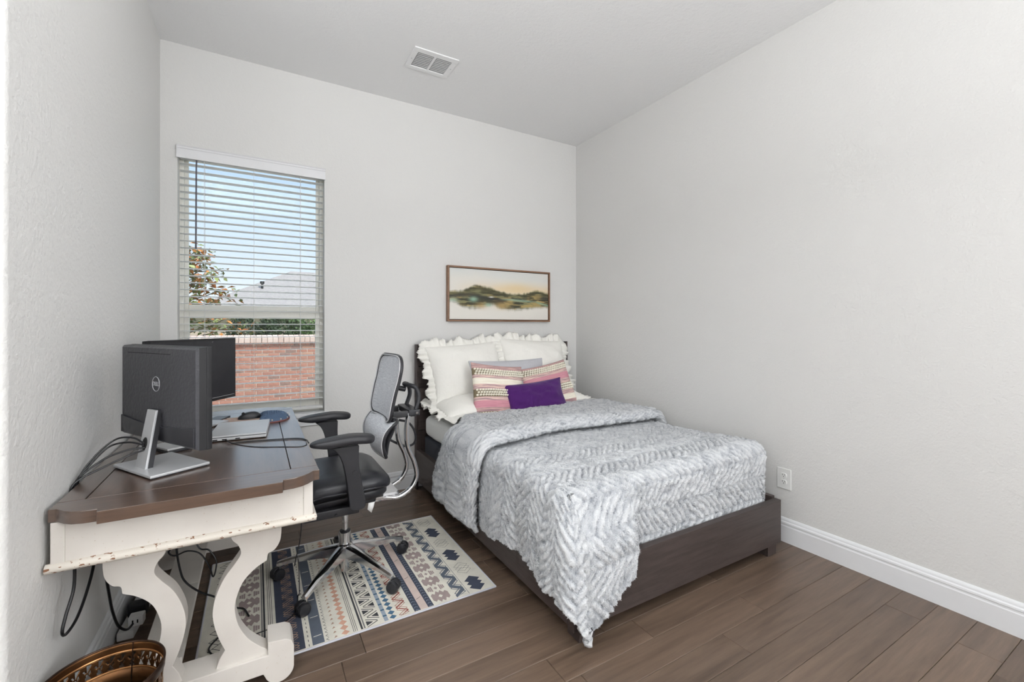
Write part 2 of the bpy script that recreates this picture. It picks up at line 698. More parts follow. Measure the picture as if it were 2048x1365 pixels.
# ------------------------------------------------------------------ ceiling lamp of the room, and a lamp added for fill
def dome_lamp(name, label, x, y, strength, r=0.19):
    t = thing(name, label, 'lamp', (x, y, ZC))
    g = G(); g.lathe([(r * 0.95, ZC - 0.03), (r * 1.02, ZC - 0.02), (r * 1.02, ZC - 0.001)], 40, (x, y, 0))
    g.build('canopy', M['silver'], t)
    prof = [(r * 0.94 * math.cos(a) + 1e-4, ZC - 0.03 - 0.085 * math.sin(a)) for a in np.linspace(0, PI / 2, 10)]
    g = G(); g.lathe(prof, 40, (x, y, 0))
    g.build('glass_dome', emission('lamp_glow_' + name, (1.0, 0.97, 0.93, 1), strength), t)
    return t
dome_lamp('ceiling_lamp', 'round white dome lamp on the bedroom ceiling above the bed foot', 1.15, 1.30, LAMP_STRENGTH, 0.22)
dome_lamp('fill_lamp', 'added unseen dome lamp on the ceiling behind the viewer, for fill', 0.3, -1.1, FILL_LAMP_STRENGTH, 0.24)  # dome added out of view as fill light

# ------------------------------------------------------------------ window
win = thing('window_1', 'tall almond vinyl sash window in the back wall', 'window', (0, D + 0.09, WZ0))
win['kind'] = 'structure'
YW0, YW1 = D + 0.075, D + 0.135
def rect_frame(name, x0, x1, z0, z1, wl, wr, wb, wt, ya, yb, mat, parent, bevel=0.003):
    for (a, b, c, d) in ((x0, x0 + wl, z0, z1), (x1 - wr, x1, z0, z1), (x0 + wl, x1 - wr, z0, z0 + wb), (x0 + wl, x1 - wr, z1 - wt, z1)):
        gg = G(); gg.box(a, b, ya, yb, c, d)
        gg.build(name, mat, parent, bevel=bevel)
rect_frame('frame_rail', WX0, WX1, WZ0, WZ1, 0.024, 0.024, 0.03, 0.03, YW0, YW1, M['vinyl'], win)
rect_frame('upper_sash_rail', WX0 + 0.024, WX1 - 0.024, 1.36, WZ1 - 0.03, 0.022, 0.022, 0.062, 0.03, YW0 + 0.032, YW1 - 0.006, M['vinyl'], win)
rect_frame('lower_sash_rail', WX0 + 0.024, WX1 - 0.024, WZ0 + 0.03, 1.375, 0.028, 0.028, 0.06, 0.042, YW0 + 0.002, YW0 + 0.03, M['vinyl'], win)
g = G(); g.box(WX0 + 0.046, WX1 - 0.046, YW0 + 0.042, YW0 + 0.046, 1.422, WZ1 - 0.06)
g.build('pane', M['glass'], win, smooth=False)
g = G(); g.box(WX0 + 0.052, WX1 - 0.052, YW0 + 0.014, YW0 + 0.018, WZ0 + 0.09, 1.333)
g.build('pane', M['glass'], win, smooth=False)
for x in (-0.19, 0.20):
    g = G(); g.box(x - 0.035, x + 0.035, YW0 + 0.004, YW0 + 0.03, 1.375, 1.383); g.box(x - 0.012, x + 0.03, YW0 - 0.004, YW0 + 0.02, 1.383, 1.392)
    g.build('sash_lock', M['vinyl'], win, bevel=0.002)
# stool and apron under the blind
g = G(); g.box(WX0 - 0.03, WX1 + 0.03, D - 0.03, D, WZ0 - 0.026, WZ0); g.box(WX0, WX1, D, YW0, WZ0 - 0.02, WZ0 + 0.001)
g.build('window_sill', M['trim'], win, bevel=0.004)
g = G(); g.box(WX0 - 0.012, WX1 + 0.012, D - 0.014, D, WZ0 - 0.09, WZ0 - 0.026)
g.build('sill_apron', M['trim'], win, bevel=0.003)

# ------------------------------------------------------------------ venetian blind
bl = thing('window_blind', 'white horizontal slat blind with valence hanging in the window', 'blind', (0, D + 0.03, WZ0))
g = G()
vp = [(D - 0.016, 2.336), (D - 0.016, 2.392), (D - 0.020, 2.397), (D - 0.020, 2.404), (D - 0.026, 2.412), (D - 0.004, 2.412), (D - 0.004, 2.336)]
g.prism(vp, WX0 - 0.004, WX1 + 0.004, 'YZ')
g.build('valence', M['valence'], bl, angle=20)
g = G(); g.box(WX0 + 0.006, WX1 - 0.006, D + 0.008, D + 0.06, 2.345, 2.40)
g.build('headrail', M['slat'], bl, bevel=0.002)
# one slat mesh shared by all
sw, sx0, sx1 = 0.050, WX0 + 0.008, WX1 - 0.008
top, bot = [], []
for k in range(7):
    u = k / 6 * 2 - 1
    top.append((u * sw / 2, 0.0030 * (1 - u * u) + 0.0012))
    bot.append((u * sw / 2, 0.0030 * (1 - u * u) - 0.0012))
g = G(); g.prism(top + bot[::-1], sx0, sx1, 'YZ')
slat_me = g.mesh('slat', M['slat'], angle=30)
zs = 2.312
YS = D + 0.036
nsl = 0
while zs > 0.725:
    o = bpy.data.objects.new('slat', slat_me)
    COL.objects.link(o)
    attach(o, bl)
    o.location = (0, YS, zs)
    o.rotation_euler = (math.radians(-1.5), 0, 0)
    zs -= 0.0443
    nsl += 1
g = G(); g.box(sx0, sx1, YS - 0.024, YS + 0.024, 0.688, 0.708)
g.build('bottom_rail', M['slat'], bl, bevel=0.004)
for x in (-0.288, -0.012, 0.273):
    g = G()
    for dy in (-0.0265, 0.0265):
        g.tube([(x, YS + dy, 0.70), (x, YS + dy, 2.35)], 0.0011, 6)
    g.build('ladder_cord', M['cord'], bl)
g = G(); g.tube([(-0.327, D + 0.002, 2.335), (-0.328, D - 0.006, 2.30), (-0.330, D - 0.008, 1.80), (-0.330, D - 0.008, 1.772)], [0.004, 0.0042, 0.0048, 0.0056], 8)
g.build('tilt_wand', M['wand'], bl)

# ------------------------------------------------------------------ outdoors
g = G(); g.box(-60, 60, D + TH, 90, -0.9, -0.75)
def lawn():
    t = NT('lawn_grass')
    t.base(t.ramp(t.noise(3.0, 5), [(0.3, C(84, 104, 56)), (0.7, C(132, 146, 88))]))
    t.set(Roughness=0.95)
    t.bump(t.noise(60, 3), 0.6, 0.02)
    return t.m
struct('ground', g, lawn(), smooth=False)
g = G(); g.box(-6, 7, D + TH, 10.4, -0.75, -0.72)  # unseen pale slab added to bounce sunlight up onto the blind
struct('added_bounce_slab', g, plain('bounce_slab_pale', C(206, 200, 190), 0.9, var=0.05, vs=3.0), smooth=False)

def brick_mat(name, stops):
    t = NT(name)
    oi = t.n('ObjectInfo')
    base = t.ramp(oi.outputs['Random'], stops)
    nz = t.noise(30, 4)
    t.base(t.mix(t.math('MULTIPLY', nz, 0.6), base, C(206, 164, 146)))
    t.set(Roughness=0.9)
    t.bump(t.noise(90, 3), 0.4, 0.004)
    return t.m
M['brick'] = brick_mat('brick_red', [(0.0, C(138, 86, 70)), (0.35, C(154, 98, 80)), (0.62, C(132, 82, 68)), (0.70, C(92, 78, 76)), (0.78, C(96, 80, 78)), (0.82, C(146, 94, 76)), (0.9, C(162, 128, 106)), (1.0, C(146, 92, 76))])
M['capbrick'] = brick_mat('brick_cap_sunlit_tone', [(0.0, C(206, 190, 180)), (0.5, C(220, 208, 200)), (1.0, C(196, 178, 168))])  # sunlight on the coping is put into its paler brick colour
def mortar():
    t = NT('brick_mortar')
    t.base(C(214, 204, 192)); t.set(Roughness=0.95)
    t.bump(t.noise(120, 3), 0.4, 0.003)
    return t.m
M['mortar'] = mortar()
def brick_rows_stuff():
    """bricks beyond the counted ones"""
    return M['brick']
YBK = 10.5
bw = thing('brick_wall', 'low red brick garden wall with brick coping in a sunlit pale colour outside the window', 'wall', (0, YBK + 0.1, -0.75))
g = G(); g.box(-5.0, 6.0, YBK + 0.010, YBK + 0.20, -0.75, 0.95)
g.build('mortar_core', M['mortar'], bw, smooth=False)
def brick_mesh(name, lx, ly, lz, mat):
    gg = G(); gg.box(-lx / 2, lx / 2, -ly / 2, ly / 2, -lz / 2, lz / 2)
    return gg.mesh(name, mat, bevel=0.004, seg=1, smooth=False)
bm_s = brick_mesh('brick', 0.203, 0.09, 0.0672, M['brick'])
bm_h = brick_mesh('brick', 0.066, 0.10, 0.090, M['brick'])
bm_c = brick_mesh('brick', 0.094, 0.34, 0.105, M['capbrick'])
extra = G()
z = 0.865 - 0.0336
rowi = 0
while z > -0.75:
    x = -5.0 + (0.1065 if rowi % 2 else 0.0)
    while x < 5.9:
        if -1.36 < x < 1.40 and z > -0.52:
            o = bpy.data.objects.new('brick', bm_s)
            COL.objects.link(o); attach(o, bw)
            o.location = (x, YBK + 0.045 + random.uniform(-0.002, 0.002), z)
        else:
            extra.box(x - 0.1015, x + 0.1015, YBK, YBK + 0.02, z - 0.0336, z + 0.0336)
        x += 0.213
    z -= 0.0772
    rowi += 1
x = -5.0
while x < 5.9:
    if -1.25 < x < 1.25:
        o = bpy.data.objects.new('brick', bm_h); COL.objects.link(o); attach(o, bw)
        o.location = (x, YBK + 0.035, 0.915)
    else:
        extra.box(x - 0.033, x + 0.033, YBK - 0.015, YBK + 0.05, 0.87, 0.96)
    x += 0.0765
x = -5.0
while x < 5.9:
    if -1.3 < x < 1.35:
        o = bpy.data.objects.new('brick', bm_c); COL.objects.link(o); attach(o, bw)
        o.location = (x, YBK + 0.08, 1.018)
        o.rotation_euler = (math.radians(9), random.uniform(-0.01, 0.01), random.uniform(-0.02, 0.02))
    else:
        extra.box(x - 0.047, x + 0.047, YBK - 0.08, YBK + 0.24, 0.965, 1.07)
    x += 0.101
eo = extra.build('outer_bricks', M['brick'], bw, smooth=False); eo['kind'] = 'stuff'

# magnolia behind the wall
def leaf_mat(name, a, b):
    t = NT(name)
    oi = t.n('ObjectInfo')
    n = t.noise(5.0, 2)
    t.base(t.ramp(t.math('ADD', t.math('MULTIPLY', oi.outputs['Random'], 0.6), t.math('MULTIPLY', n, 0.4)), [(0.25, a), (0.75, b)]))
    t.set(Roughness=0.45)
    return t.m
M['leaf_g'] = leaf_mat('leaf_green', C(92, 106, 60), C(166, 176, 108))
M['leaf_o'] = leaf_mat('leaf_orange', C(176, 104, 48), C(226, 164, 90))
M['hedge'] = leaf_mat('hedge_leaf', C(44, 66, 34), C(104, 132, 70))
M['bark'] = plain('tree_bark', C(110, 96, 82), 0.9, bump=(30, 0.5, 0.01))
def leaf_mesh(name, L, W, mat):
    gg = G()
    pts = [(0, 0, 0), (W * 0.8, L * 0.3, 0.012), (W, L * 0.55, 0.012), (0, L, -0.02), (-W, L * 0.55, 0.012), (-W * 0.8, L * 0.3, 0.012), (0, L * 0.5, -0.006)]
    gg.add(pts, [(0, 1, 6), (1, 2, 6), (2, 3, 6), (3, 4, 6), (4, 5, 6), (5, 0, 6)])
    return gg.mesh(name, mat)
lm_g = leaf_mesh('leaf', 0.19, 0.042, M['leaf_g'])
lm_o = leaf_mesh('leaf', 0.19, 0.042, M['leaf_o'])
TX, TY = -1.45, 13.0
tree = thing('magnolia_tree', 'magnolia tree with green and rust leaves behind the brick wall', 'tree', (TX, TY, -0.75))
g = G()
g.tube([(TX, TY, -0.75), (TX + 0.03, TY, 0.8), (TX - 0.02, TY, 2.2), (TX + 0.02, TY, 3.3)], [0.09, 0.07, 0.04, 0.012], 8)
g.build('trunk', M['bark'], tree)
g = G()
tips = []
for k in range(44):
    h = 0.1 + 3.0 * k / 43
    a = k * 2.4
    reach = 1.85 * (1 - (h - 0.1) / 3.35) ** 1.0 + 0.14
    b0 = Vector((TX, TY, h - 0.25))
    b1 = Vector((TX + reach * math.cos(a), TY + reach * math.sin(a) * 0.8, h + 0.15))
    g.tube([b0, (b0 + b1) / 2 + Vector((0, 0, -0.05)), b1], [0.018, 0.012, 0.005], 5)
    tips.append((b0, b1))
g.build('branches', M['bark'], tree)
def leaf_dir(o):
    o.rotation_euler = (random.uniform(-0.9, 0.5), random.uniform(-0.8, 0.8), random.uniform(0, 2 * PI))
nleaf = 0
inner = G()
for (b0, b1) in tips:
    for q in range(44):
        f = random.uniform(0.3, 1.05)
        p = b0.lerp(b1, f) + Vector((random.gauss(0, 0.10), random.gauss(0, 0.10), random.gauss(0, 0.09)))
        front = p.y < TY - 0.02 and p.x > -1.55 and p.z > 1.0
        if front and nleaf < 290 and f > 0.55:
            o = bpy.data.objects.new('leaf', lm_o if random.random() < 0.5 else lm_g)
            COL.objects.link(o); attach(o, tree)
            o.location = p; leaf_dir(o); s = random.uniform(0.75, 1.15); o.scale = (s, s, s)
            nleaf += 1
        else:
            R = Euler((random.uniform(-0.9, 0.5), random.uniform(-0.8, 0.8), random.uniform(0, 2 * PI))).to_matrix()
            L, W = 0.18, 0.042
            pts = [R @ Vector(v) + p for v in ((0, 0, 0), (W, L * 0.5, 0.01), (0, L, -0.02), (-W, L * 0.5, 0.01))]
            inner.add(pts, [(0, 1, 2, 3)], 1 if random.random() < 0.36 else 0)
io = inner.build('inner_leaves', [M['leaf_g'], M['leaf_o']], tree); io['kind'] = 'stuff'

def shrub(label, x, y, z0, rx, ry, rz, n=1500):
    t = thing('shrub', label, 'shrub', (x, y, -0.75), group='clipped shrubs beyond the garden wall')
    g = G()
    g.tube([(x, y, -0.75), (x, y, z0)], 0.05, 6)
    g.build('stem', M['bark'], t)
    g = G()
    for k in range(n):
        v = Vector((random.gauss(0, 1), random.gauss(0, 1), random.gauss(0, 1))).normalized() * random.uniform(0.75, 1.0)
        p = Vector((x + v.x * rx, y + v.y * ry, z0 + v.z * rz))
        R = Euler((random.uniform(-1.2, 1.2), random.uniform(-1.2, 1.2), random.uniform(0, 6.28))).to_matrix()
        L, W = 0.10, 0.03
        g.add([R @ Vector(q) + p for q in ((0, 0, 0), (W, L / 2, 0.01), (0, L, 0), (-W, L / 2, 0.01))], [(0, 1, 2, 3)])
    o = g.build('foliage', M['hedge'], t); o['kind'] = 'stuff'
shrub('green shrub right of the magnolia, nearest to it', 0.30, 14.6, 0.60, 0.40, 0.45, 0.95, 2600)
shrub('green shrub between its two neighbours behind the brick wall', 1.10, 14.6, 0.62, 0.40, 0.45, 0.98, 2600)
shrub('green shrub farthest from the magnolia at the window edge', 1.90, 14.6, 0.60, 0.40, 0.45, 0.95, 2600)

shrub('taller green shrub showing between the magnolia and the nearest shrub', -0.35, 16.4, 0.75, 0.50, 0.45, 0.95, 2200)
shrub('taller green shrub behind the gap left of the middle shrub', 0.78, 16.4, 0.75, 0.50, 0.45, 0.98, 2200)
shrub('taller green shrub behind the gap right of the middle shrub', 1.92, 16.4, 0.75, 0.50, 0.45, 0.95, 2200)
M['shingle'] = plain('roof_shingle', C(164, 158, 157), 0.95, var=0.12, vs=6.0, bump=(20, 0.4, 0.03))
M['stucco'] = plain('house_brickwork', C(196, 176, 162), 0.9, var=0.1, vs=8)
house = thing('neighbour_house', 'neighbouring house with grey hipped shingle roof in the distance', 'house', (4, 36, -0.75))
g = G(); g.box(-3.2, 13.0, 30.3, 42, -0.75, 2.2)
g.build('walls', M['stucco'], house, smooth=False)
g = G()
e = [(-3.8, 29.6, 2.0), (13.6, 29.6, 2.0), (13.6, 42.6, 2.0), (-3.8, 42.6, 2.0), (2.2, 36, 5.3), (8.0, 36, 5.3)]
g.add(e, [(0, 1, 5, 4), (1, 2, 5), (2, 3, 4, 5), (3, 0, 4), (0, 3, 2, 1)])
g.build('roof', M['shingle'], house, smooth=False)
g = G(); g.lathe([(0.07, 3.4), (0.07, 4.05), (0.13, 4.06), (0.13, 4.2)], 10, (0.35, 33.0, 0))
g.build('vent_pipe', M['blackmat'], house)
# ------------------------------------------------------------------ ceiling vent
vt = thing('ceiling_vent', 'white louvred air vent in the ceiling', 'vent', (1.017, 2.825, ZC))
vx0, vx1, vy0, vy1 = 0.866, 1.168, 2.704, 2.948
g = G(); g.box(vx0 + 0.03, vx1 - 0.03, vy0 + 0.03, vy1 - 0.03, ZC - 0.0015, ZC - 0.0005)
g.build('duct_opening', M['vent_dark'], vt, smooth=False)
for (a, b, c, d) in ((vx0, vx1, vy0, vy0 + 0.045), (vx0, vx1, vy1 - 0.035, vy1), (vx0, vx0 + 0.036, vy0 + 0.045, vy1 - 0.035), (vx1 - 0.036, vx1, vy0 + 0.045, vy1 - 0.035)):
    g = G(); g.box(a, b, c, d, ZC - 0.009, ZC - 0.0002)
    g.build('frame_edge', M['vent'], vt, bevel=0.003)
xm = (vx0 + vx1) / 2
g = G(); g.box(xm - 0.008, xm + 0.008, vy0 + 0.045, vy1 - 0.035, ZC - 0.0085, ZC - 0.001)
g.build('divider', M['vent'], vt)
for k in range(9):
    y = vy0 + 0.052 + k * 0.0182
    for (a, b) in ((vx0 + 0.04, xm - 0.01), (xm + 0.012, vx1 - 0.038)):
        g = G()
        g.add([(a, y, ZC - 0.0075), (b, y, ZC - 0.0075), (b, y + 0.0175, ZC - 0.0035), (a, y + 0.0175, ZC - 0.0035),
               (a, y, ZC - 0.0065), (b, y, ZC - 0.0065), (b, y + 0.0175, ZC - 0.0025), (a, y + 0.0175, ZC - 0.0025)],
              [(0, 1, 2, 3), (7, 6, 5, 4), (0, 4, 5, 1), (2, 6, 7, 3), (1, 5, 6, 2), (0, 3, 7, 4)])
        g.build('louvre', M['vent'], vt, smooth=False)
for (x, y) in ((vx0 + 0.017, 2.83), (vx1 - 0.017, 2.82)):
    g = G(); g.lathe([(0.004, ZC - 0.0105), (0.004, ZC - 0.009)], 8, (x, y, 0))
    g.build('screw', M['silver'], vt)

# ------------------------------------------------------------------ framed picture
px0, px1, pz0, pz1 = 1.362, 2.386, 1.321, 1.785
pic = thing('framed_picture', 'long framed misty landscape print above the bed', 'picture', ((px0 + px1) / 2, D, pz0))
M['frame'] = wood('frame_walnut', C(112, 82, 62), C(150, 114, 88), 'X', 0.45, 1.5, 0.1, 0.1)
M['frame_in'] = plain('frame_gap_dark', C(36, 28, 24), 0.7)
fw = 0.014
for (a, b, c, d) in ((px0, px1, pz0, pz0 + fw), (px0, px1, pz1 - fw, pz1), (px0, px0 + fw, pz0 + fw, pz1 - fw), (px1 - fw, px1, pz0 + fw, pz1 - fw)):
    g = G(); g.box(a, b, D - 0.040, D - 0.001, c, d)
    g.build('frame_side', M['frame'], pic, bevel=0.0015)
g = G(); g.box(px0 + fw, px1 - fw, D - 0.012, D - 0.002, pz0 + fw, pz1 - fw)
g.build('backing', M['frame_in'], pic, smooth=False)
NX, NZ = 300, 132
cx0, cx1, cz0, cz1 = px0 + 0.019, px1 - 0.019, pz0 + 0.019, pz1 - 0.019
U, V = np.meshgrid(np.linspace(0, 1, NX), np.linspace(0, 1, NZ), indexing='ij')
def lc(r, g_, b): return np.array(C(r, g_, b)[:3])
img = np.ones((NX, NZ, 3)) * lc(226, 222, 214)
def over(col, a):
    global img
    a = np.clip(a, 0, 1)[..., None]
    img = img * (1 - a) + col * a
# sky wash, sand glow, hills, streaks, reflections
over(lc(206, 214, 214), 0.7 * sstep(0.70, 0.95, V) * fbm(U * 4, V * 5))
over(lc(228, 204, 160), 0.75 * np.exp(-((V - 0.60) / 0.13) ** 2) * sstep(0.15, 0.6, U + 0.25 * fbm(U * 5, V * 3)) )
over(lc(226, 200, 150), 0.6 * np.exp(-((V - 0.66) / 0.10) ** 2) * np.exp(-((U - 0.66) / 0.16) ** 2))
hill = 0.52 + 0.05 * fbm(U * 6, V * 0) + 0.13 * np.exp(-((U - 0.25) / 0.09) ** 2) + 0.08 * np.exp(-((U - 0.38) / 0.06) ** 2) + 0.07 * np.exp(-((U - 0.88) / 0.09) ** 2) - 0.03 * np.exp(-((U - 0.6) / 0.12) ** 2)
rag = 0.04 * (fbm(U * 60, V * 5) - 0.5)
low = 0.30 - 0.06 * np.exp(-((U - 0.22) / 0.12) ** 2) - 0.08 * np.exp(-((U - 0.62) / 0.2) ** 2) + 0.05 * np.exp(-((U - 0.40) / 0.06) ** 2) + 0.08 * np.exp(-((U - 0.02) / 0.06) ** 2)
body = sstep(-0.05, 0.02, hill + rag - V) * sstep(-0.07, 0.05, V - (low + rag))
tone = fbm(U * 9, V * 26)
over(lc(128, 124, 88), body)
over(lc(172, 150, 96), body * sstep(0.5, 0.66, fbm(U * 7 + 9, V * 14)))
over(lc(58, 58, 44), body * sstep(0.47, 0.62, tone) * 0.95)
over(lc(48, 48, 46), 0.9 * body * np.exp(-((V - 0.44 - 0.05 * np.sin(U * 9)) / 0.05) ** 2) * sstep(0.35, 0.6, fbm(U * 6 + 3, V * 18)))
over(lc(74, 72, 48), 0.8 * sstep(-0.03, 0.03, hill + rag - V) * sstep(0.46, 0.54, V) * sstep(0.3, 0.5, tone))
over(lc(150, 186, 164), 0.85 * np.exp(-((U - 0.22) / 0.035) ** 2 - ((V - 0.40) / 0.045) ** 2))
over(lc(142, 186, 166), 0.8 * np.exp(-((U - 0.36) / 0.035) ** 2 - ((V - 0.29) / 0.035) ** 2))
over(lc(150, 180, 158), 0.7 * np.exp(-((V - 0.41 + 0.10 * (U - 0.6)) / 0.02) ** 2) * sstep(0.45, 0.6, U) * sstep(0.95, 0.7, U))
over(lc(140, 176, 150), 0.7 * np.exp(-((V - 0.36 + 0.5 * (U - 0.9)) / 0.02) ** 2) * sstep(0.84, 0.9, U))
over(lc(150, 186, 170), 0.6 * np.exp(-((U - 0.03) / 0.04) ** 2 - ((V - 0.38) / 0.04) ** 2))
over(lc(206, 172, 110), 0.6 * np.exp(-((U - 0.50) / 0.07) ** 2 - ((V - 0.28) / 0.07) ** 2))
over(lc(196, 160, 100), 0.55 * np.exp(-((U - 0.30) / 0.06) ** 2 - ((V - 0.27) / 0.06) ** 2))
over(lc(240, 238, 232), 0.8 * np.exp(-((U - 0.395) / 0.02) ** 2 - ((V - 0.455) / 0.012) ** 2))
xs = np.linspace(cx0, cx1, NX); zs_ = np.linspace(cz0, cz1, NZ)
verts = [(x, D - 0.030, z) for x in xs for z in zs_]
faces = [(i * NZ + j, (i + 1) * NZ + j, (i + 1) * NZ + j + 1, i * NZ + j + 1) for i in range(NX - 1) for j in range(NZ - 1)]
me = bpy.data.meshes.new('canvas')
me.from_pydata(verts, [], faces)
ca = me.color_attributes.new('paint', 'FLOAT_COLOR', 'POINT')
ca.data.foreach_set('color', np.concatenate([img.reshape(-1, 3), np.ones((NX * NZ, 1))], 1).ravel())
t = NT('canvas_print')
at = t.n('Attribute', attribute_name='paint')
t.base(at.outputs['Color']); t.set(Roughness=0.7)
t.bump(t.noise(500, 2), 0.15, 0.001)
me.materials.append(t.m)
canvas = link('canvas', me, pic)
g = G(); g.box(cx0, cx1, D - 0.0295, D - 0.012, cz0, cz1)
g.build('canvas_edge', plain('canvas_side', C(226, 222, 214), 0.8), pic, smooth=False)

# ------------------------------------------------------------------ wall outlet
ot = thing('wall_outlet', 'white duplex power outlet on the wall beside the bed foot', 'outlet', (XR, 1.455, 0.31))
g = G(); g.box(XR - 0.006, XR - 0.0003, 1.415, 1.495, 0.311, 0.433)
g.build('cover_plate', M['white_plastic'], ot, bevel=0.004, seg=3)
for zc in (0.353, 0.392):
    poly = []
    for k in range(24):
        a = 2 * PI * k / 24
        y, z = 0.0175 * math.cos(a), 0.0175 * math.sin(a)
        poly.append((1.455 + y, zc + max(-0.0135, min(0.0135, z))))
    g = G(); g.prism(poly, XR - 0.009, XR - 0.004, 'YZ')
    rc = g.build('receptacle', M['white_plastic'], ot, bevel=0.0008)
    for (y, z, a, b) in ((1.4612, zc + 0.004, 0.0011, 0.0042), (1.4488, zc + 0.004, 0.0011, 0.0034)):
        g = G(); g.box(XR - 0.0094, XR - 0.0085, y - a, y + a, z - b, z + b)
        g.build('slot', M['hole'], rc, smooth=False)
    g = G(); g.lathe([(0.0024, XR - 0.0094), (0.0024, XR - 0.0085)], 10, (0, 1.455, zc - 0.0065), 'X')
    g.build('ground_hole', M['hole'], rc)
g = G(); g.lathe([(0.0026, XR - 0.0072), (0.003, XR - 0.006)], 10, (0, 1.455, 0.3725), 'X')
g.build('screw', M['silver'], ot)

# ------------------------------------------------------------------ bed frame
BX0, BX1, BY0, BY1 = 1.085, 2.560, 1.385, 3.405
bed = thing('platform_bed', 'dark brown wooden platform bed frame with plank headboard', 'bed', ((BX0 + BX1) / 2, (BY0 + BY1) / 2, 0))
for k in range(4):
    z1 = 1.13 - k * 0.1675
    g = G(); g.box(BX0 + 0.016, BX1 - 0.016, 3.362, 3.396, z1 - 0.1655, z1 - 0.001)
    g.build('headboard_plank', M['bedwood'], bed, bevel=0.003)
for x in (BX0, BX1 - 0.016):
    g = G(); g.box(x, x + 0.016, 3.355, 3.405, 0.0, 1.133)
    g.build('headboard_side', M['bedwood_z'], bed, bevel=0.002)
g = G(); g.box(BX0 + 0.016, BX1 - 0.016, 3.366, 3.396, 0.06, 0.459)
g.build('headboard_panel', M['bedwood_z'], bed, bevel=0.002)
g = G(); g.box(BX0, BX1, 3.355, 3.405, 1.131, 1.137)
g.build('headboard_cap', M['bedwood'], bed, bevel=0.002)
for x in (BX0, BX1 - 0.032):
    g = G(); g.box(x, x + 0.032, BY0 + 0.036, 3.355, 0.075, 0.315)
    g.build('side_rail', M['bedwood_y'], bed, bevel=0.003)
g = G(); g.box(BX0, BX1, BY0, BY0 + 0.035, 0.062, 0.302)
g.build('foot_rail', M['bedwood'], bed, bevel=0.003)
for x in (1.125, 2.452):
    g = G(); g.box(x, x + 0.082, BY0 + 0.012, BY0 + 0.092, 0.0, 0.066)
    g.build('leg', M['bedwood_z'], bed, bevel=0.003)
for y in (1.8, 2.4, 3.0):
    g = G(); g.box(BX0 + 0.032, BX1 - 0.032, y, y + 0.07, 0.18, 0.2)
    g.build('support_slat', M['bedwood'], bed)

def soft_box(name, x0, x1, y0, y1, z0, z1, r, mat, n=(40, 50), top_dome=0.012):
    """box with soft round edges, one closed mesh"""
    g = G()
    cx, cy, cz = (x0 + x1) / 2, (y0 + y1) / 2, (z0 + z1) / 2
    g.box(x0, x1, y0, y1, z0, z1)
    o = g.build(name, mat, None, bevel=r, seg=6)
    return o
fd = soft_box('bed_foundation', 1.145, 2.505, 1.50, 3.345, 0.202, 0.418, 0.02, M['foundation'])
tag(fd, 'dark navy box foundation under the white mattress', 'bed base')
# mattress: side bulges, fitted sheet
def mattress():
    x0, x1, y0, y1, z0, z1 = 1.140, 2.515, 1.50, 3.345, 0.420, 0.583
    nu, nv = 160, 14
    per = []
    R = 0.07
    cs = [(x1 - R, y0 + R, -PI / 2), (x1 - R, y1 - R, 0), (x0 + R, y1 - R, PI / 2), (x0 + R, y0 + R, PI)]
    for (cx, cy, a0) in cs:
        for k in range(9):
            a = a0 + PI / 2 * k / 8
            per.append((cx + R * math.cos(a), cy + R * math.sin(a), math.cos(a), math.sin(a)))
    # resample
    P = per + [per[0]]
    out = []
    for i in range(len(P) - 1):
        a, b = np.array(P[i]), np.array(P[i + 1])
        L = np.linalg.norm(b[:2] - a[:2])
        m = max(1, int(L / 0.04))
        for k in range(m):
            out.append(a + (b - a) * k / m)
    rows = []
    prof = []
    for k in range(6):
        a = PI / 2 * k / 5
        prof.append((-0.05 + 0.05 * math.cos(PI / 2 - a), z0 + 0.05 - 0.05 * math.cos(a) if False else z0 + 0.05 * (1 - math.cos(a))))
    for k in range(6):
        a = PI / 2 * k / 5
        prof.append((-0.045 + 0.045 * math.cos(a), z1 - 0.045 + 0.045 * math.sin(a)))
    g = G()
    pts = []
    for i, p in enumerate(out):
        col = []
        for (d, z) in prof:
            w = 0.004 * math.sin(i * 0.9) * (1 if z < z1 - 0.03 else 0.3)
            d2 = d + w
            col.append((p[0] + p[2] * d2, p[1] + p[3] * d2, z))
        pts.append(col)
    g.grid(pts, wrap_u=True)
    n = len(prof); m = len(out)
    g.f.append(tuple(i * n + n - 1 for i in range(m))); g.mi.append(0)
    g.f.append(tuple(i * n for i in range(m - 1, -1, -1))); g.mi.append(0)
    return g.build('mattress', M['sheet'], None)
mt = mattress()
tag(mt, 'mattress with white fitted sheet under the pillows', 'mattress')

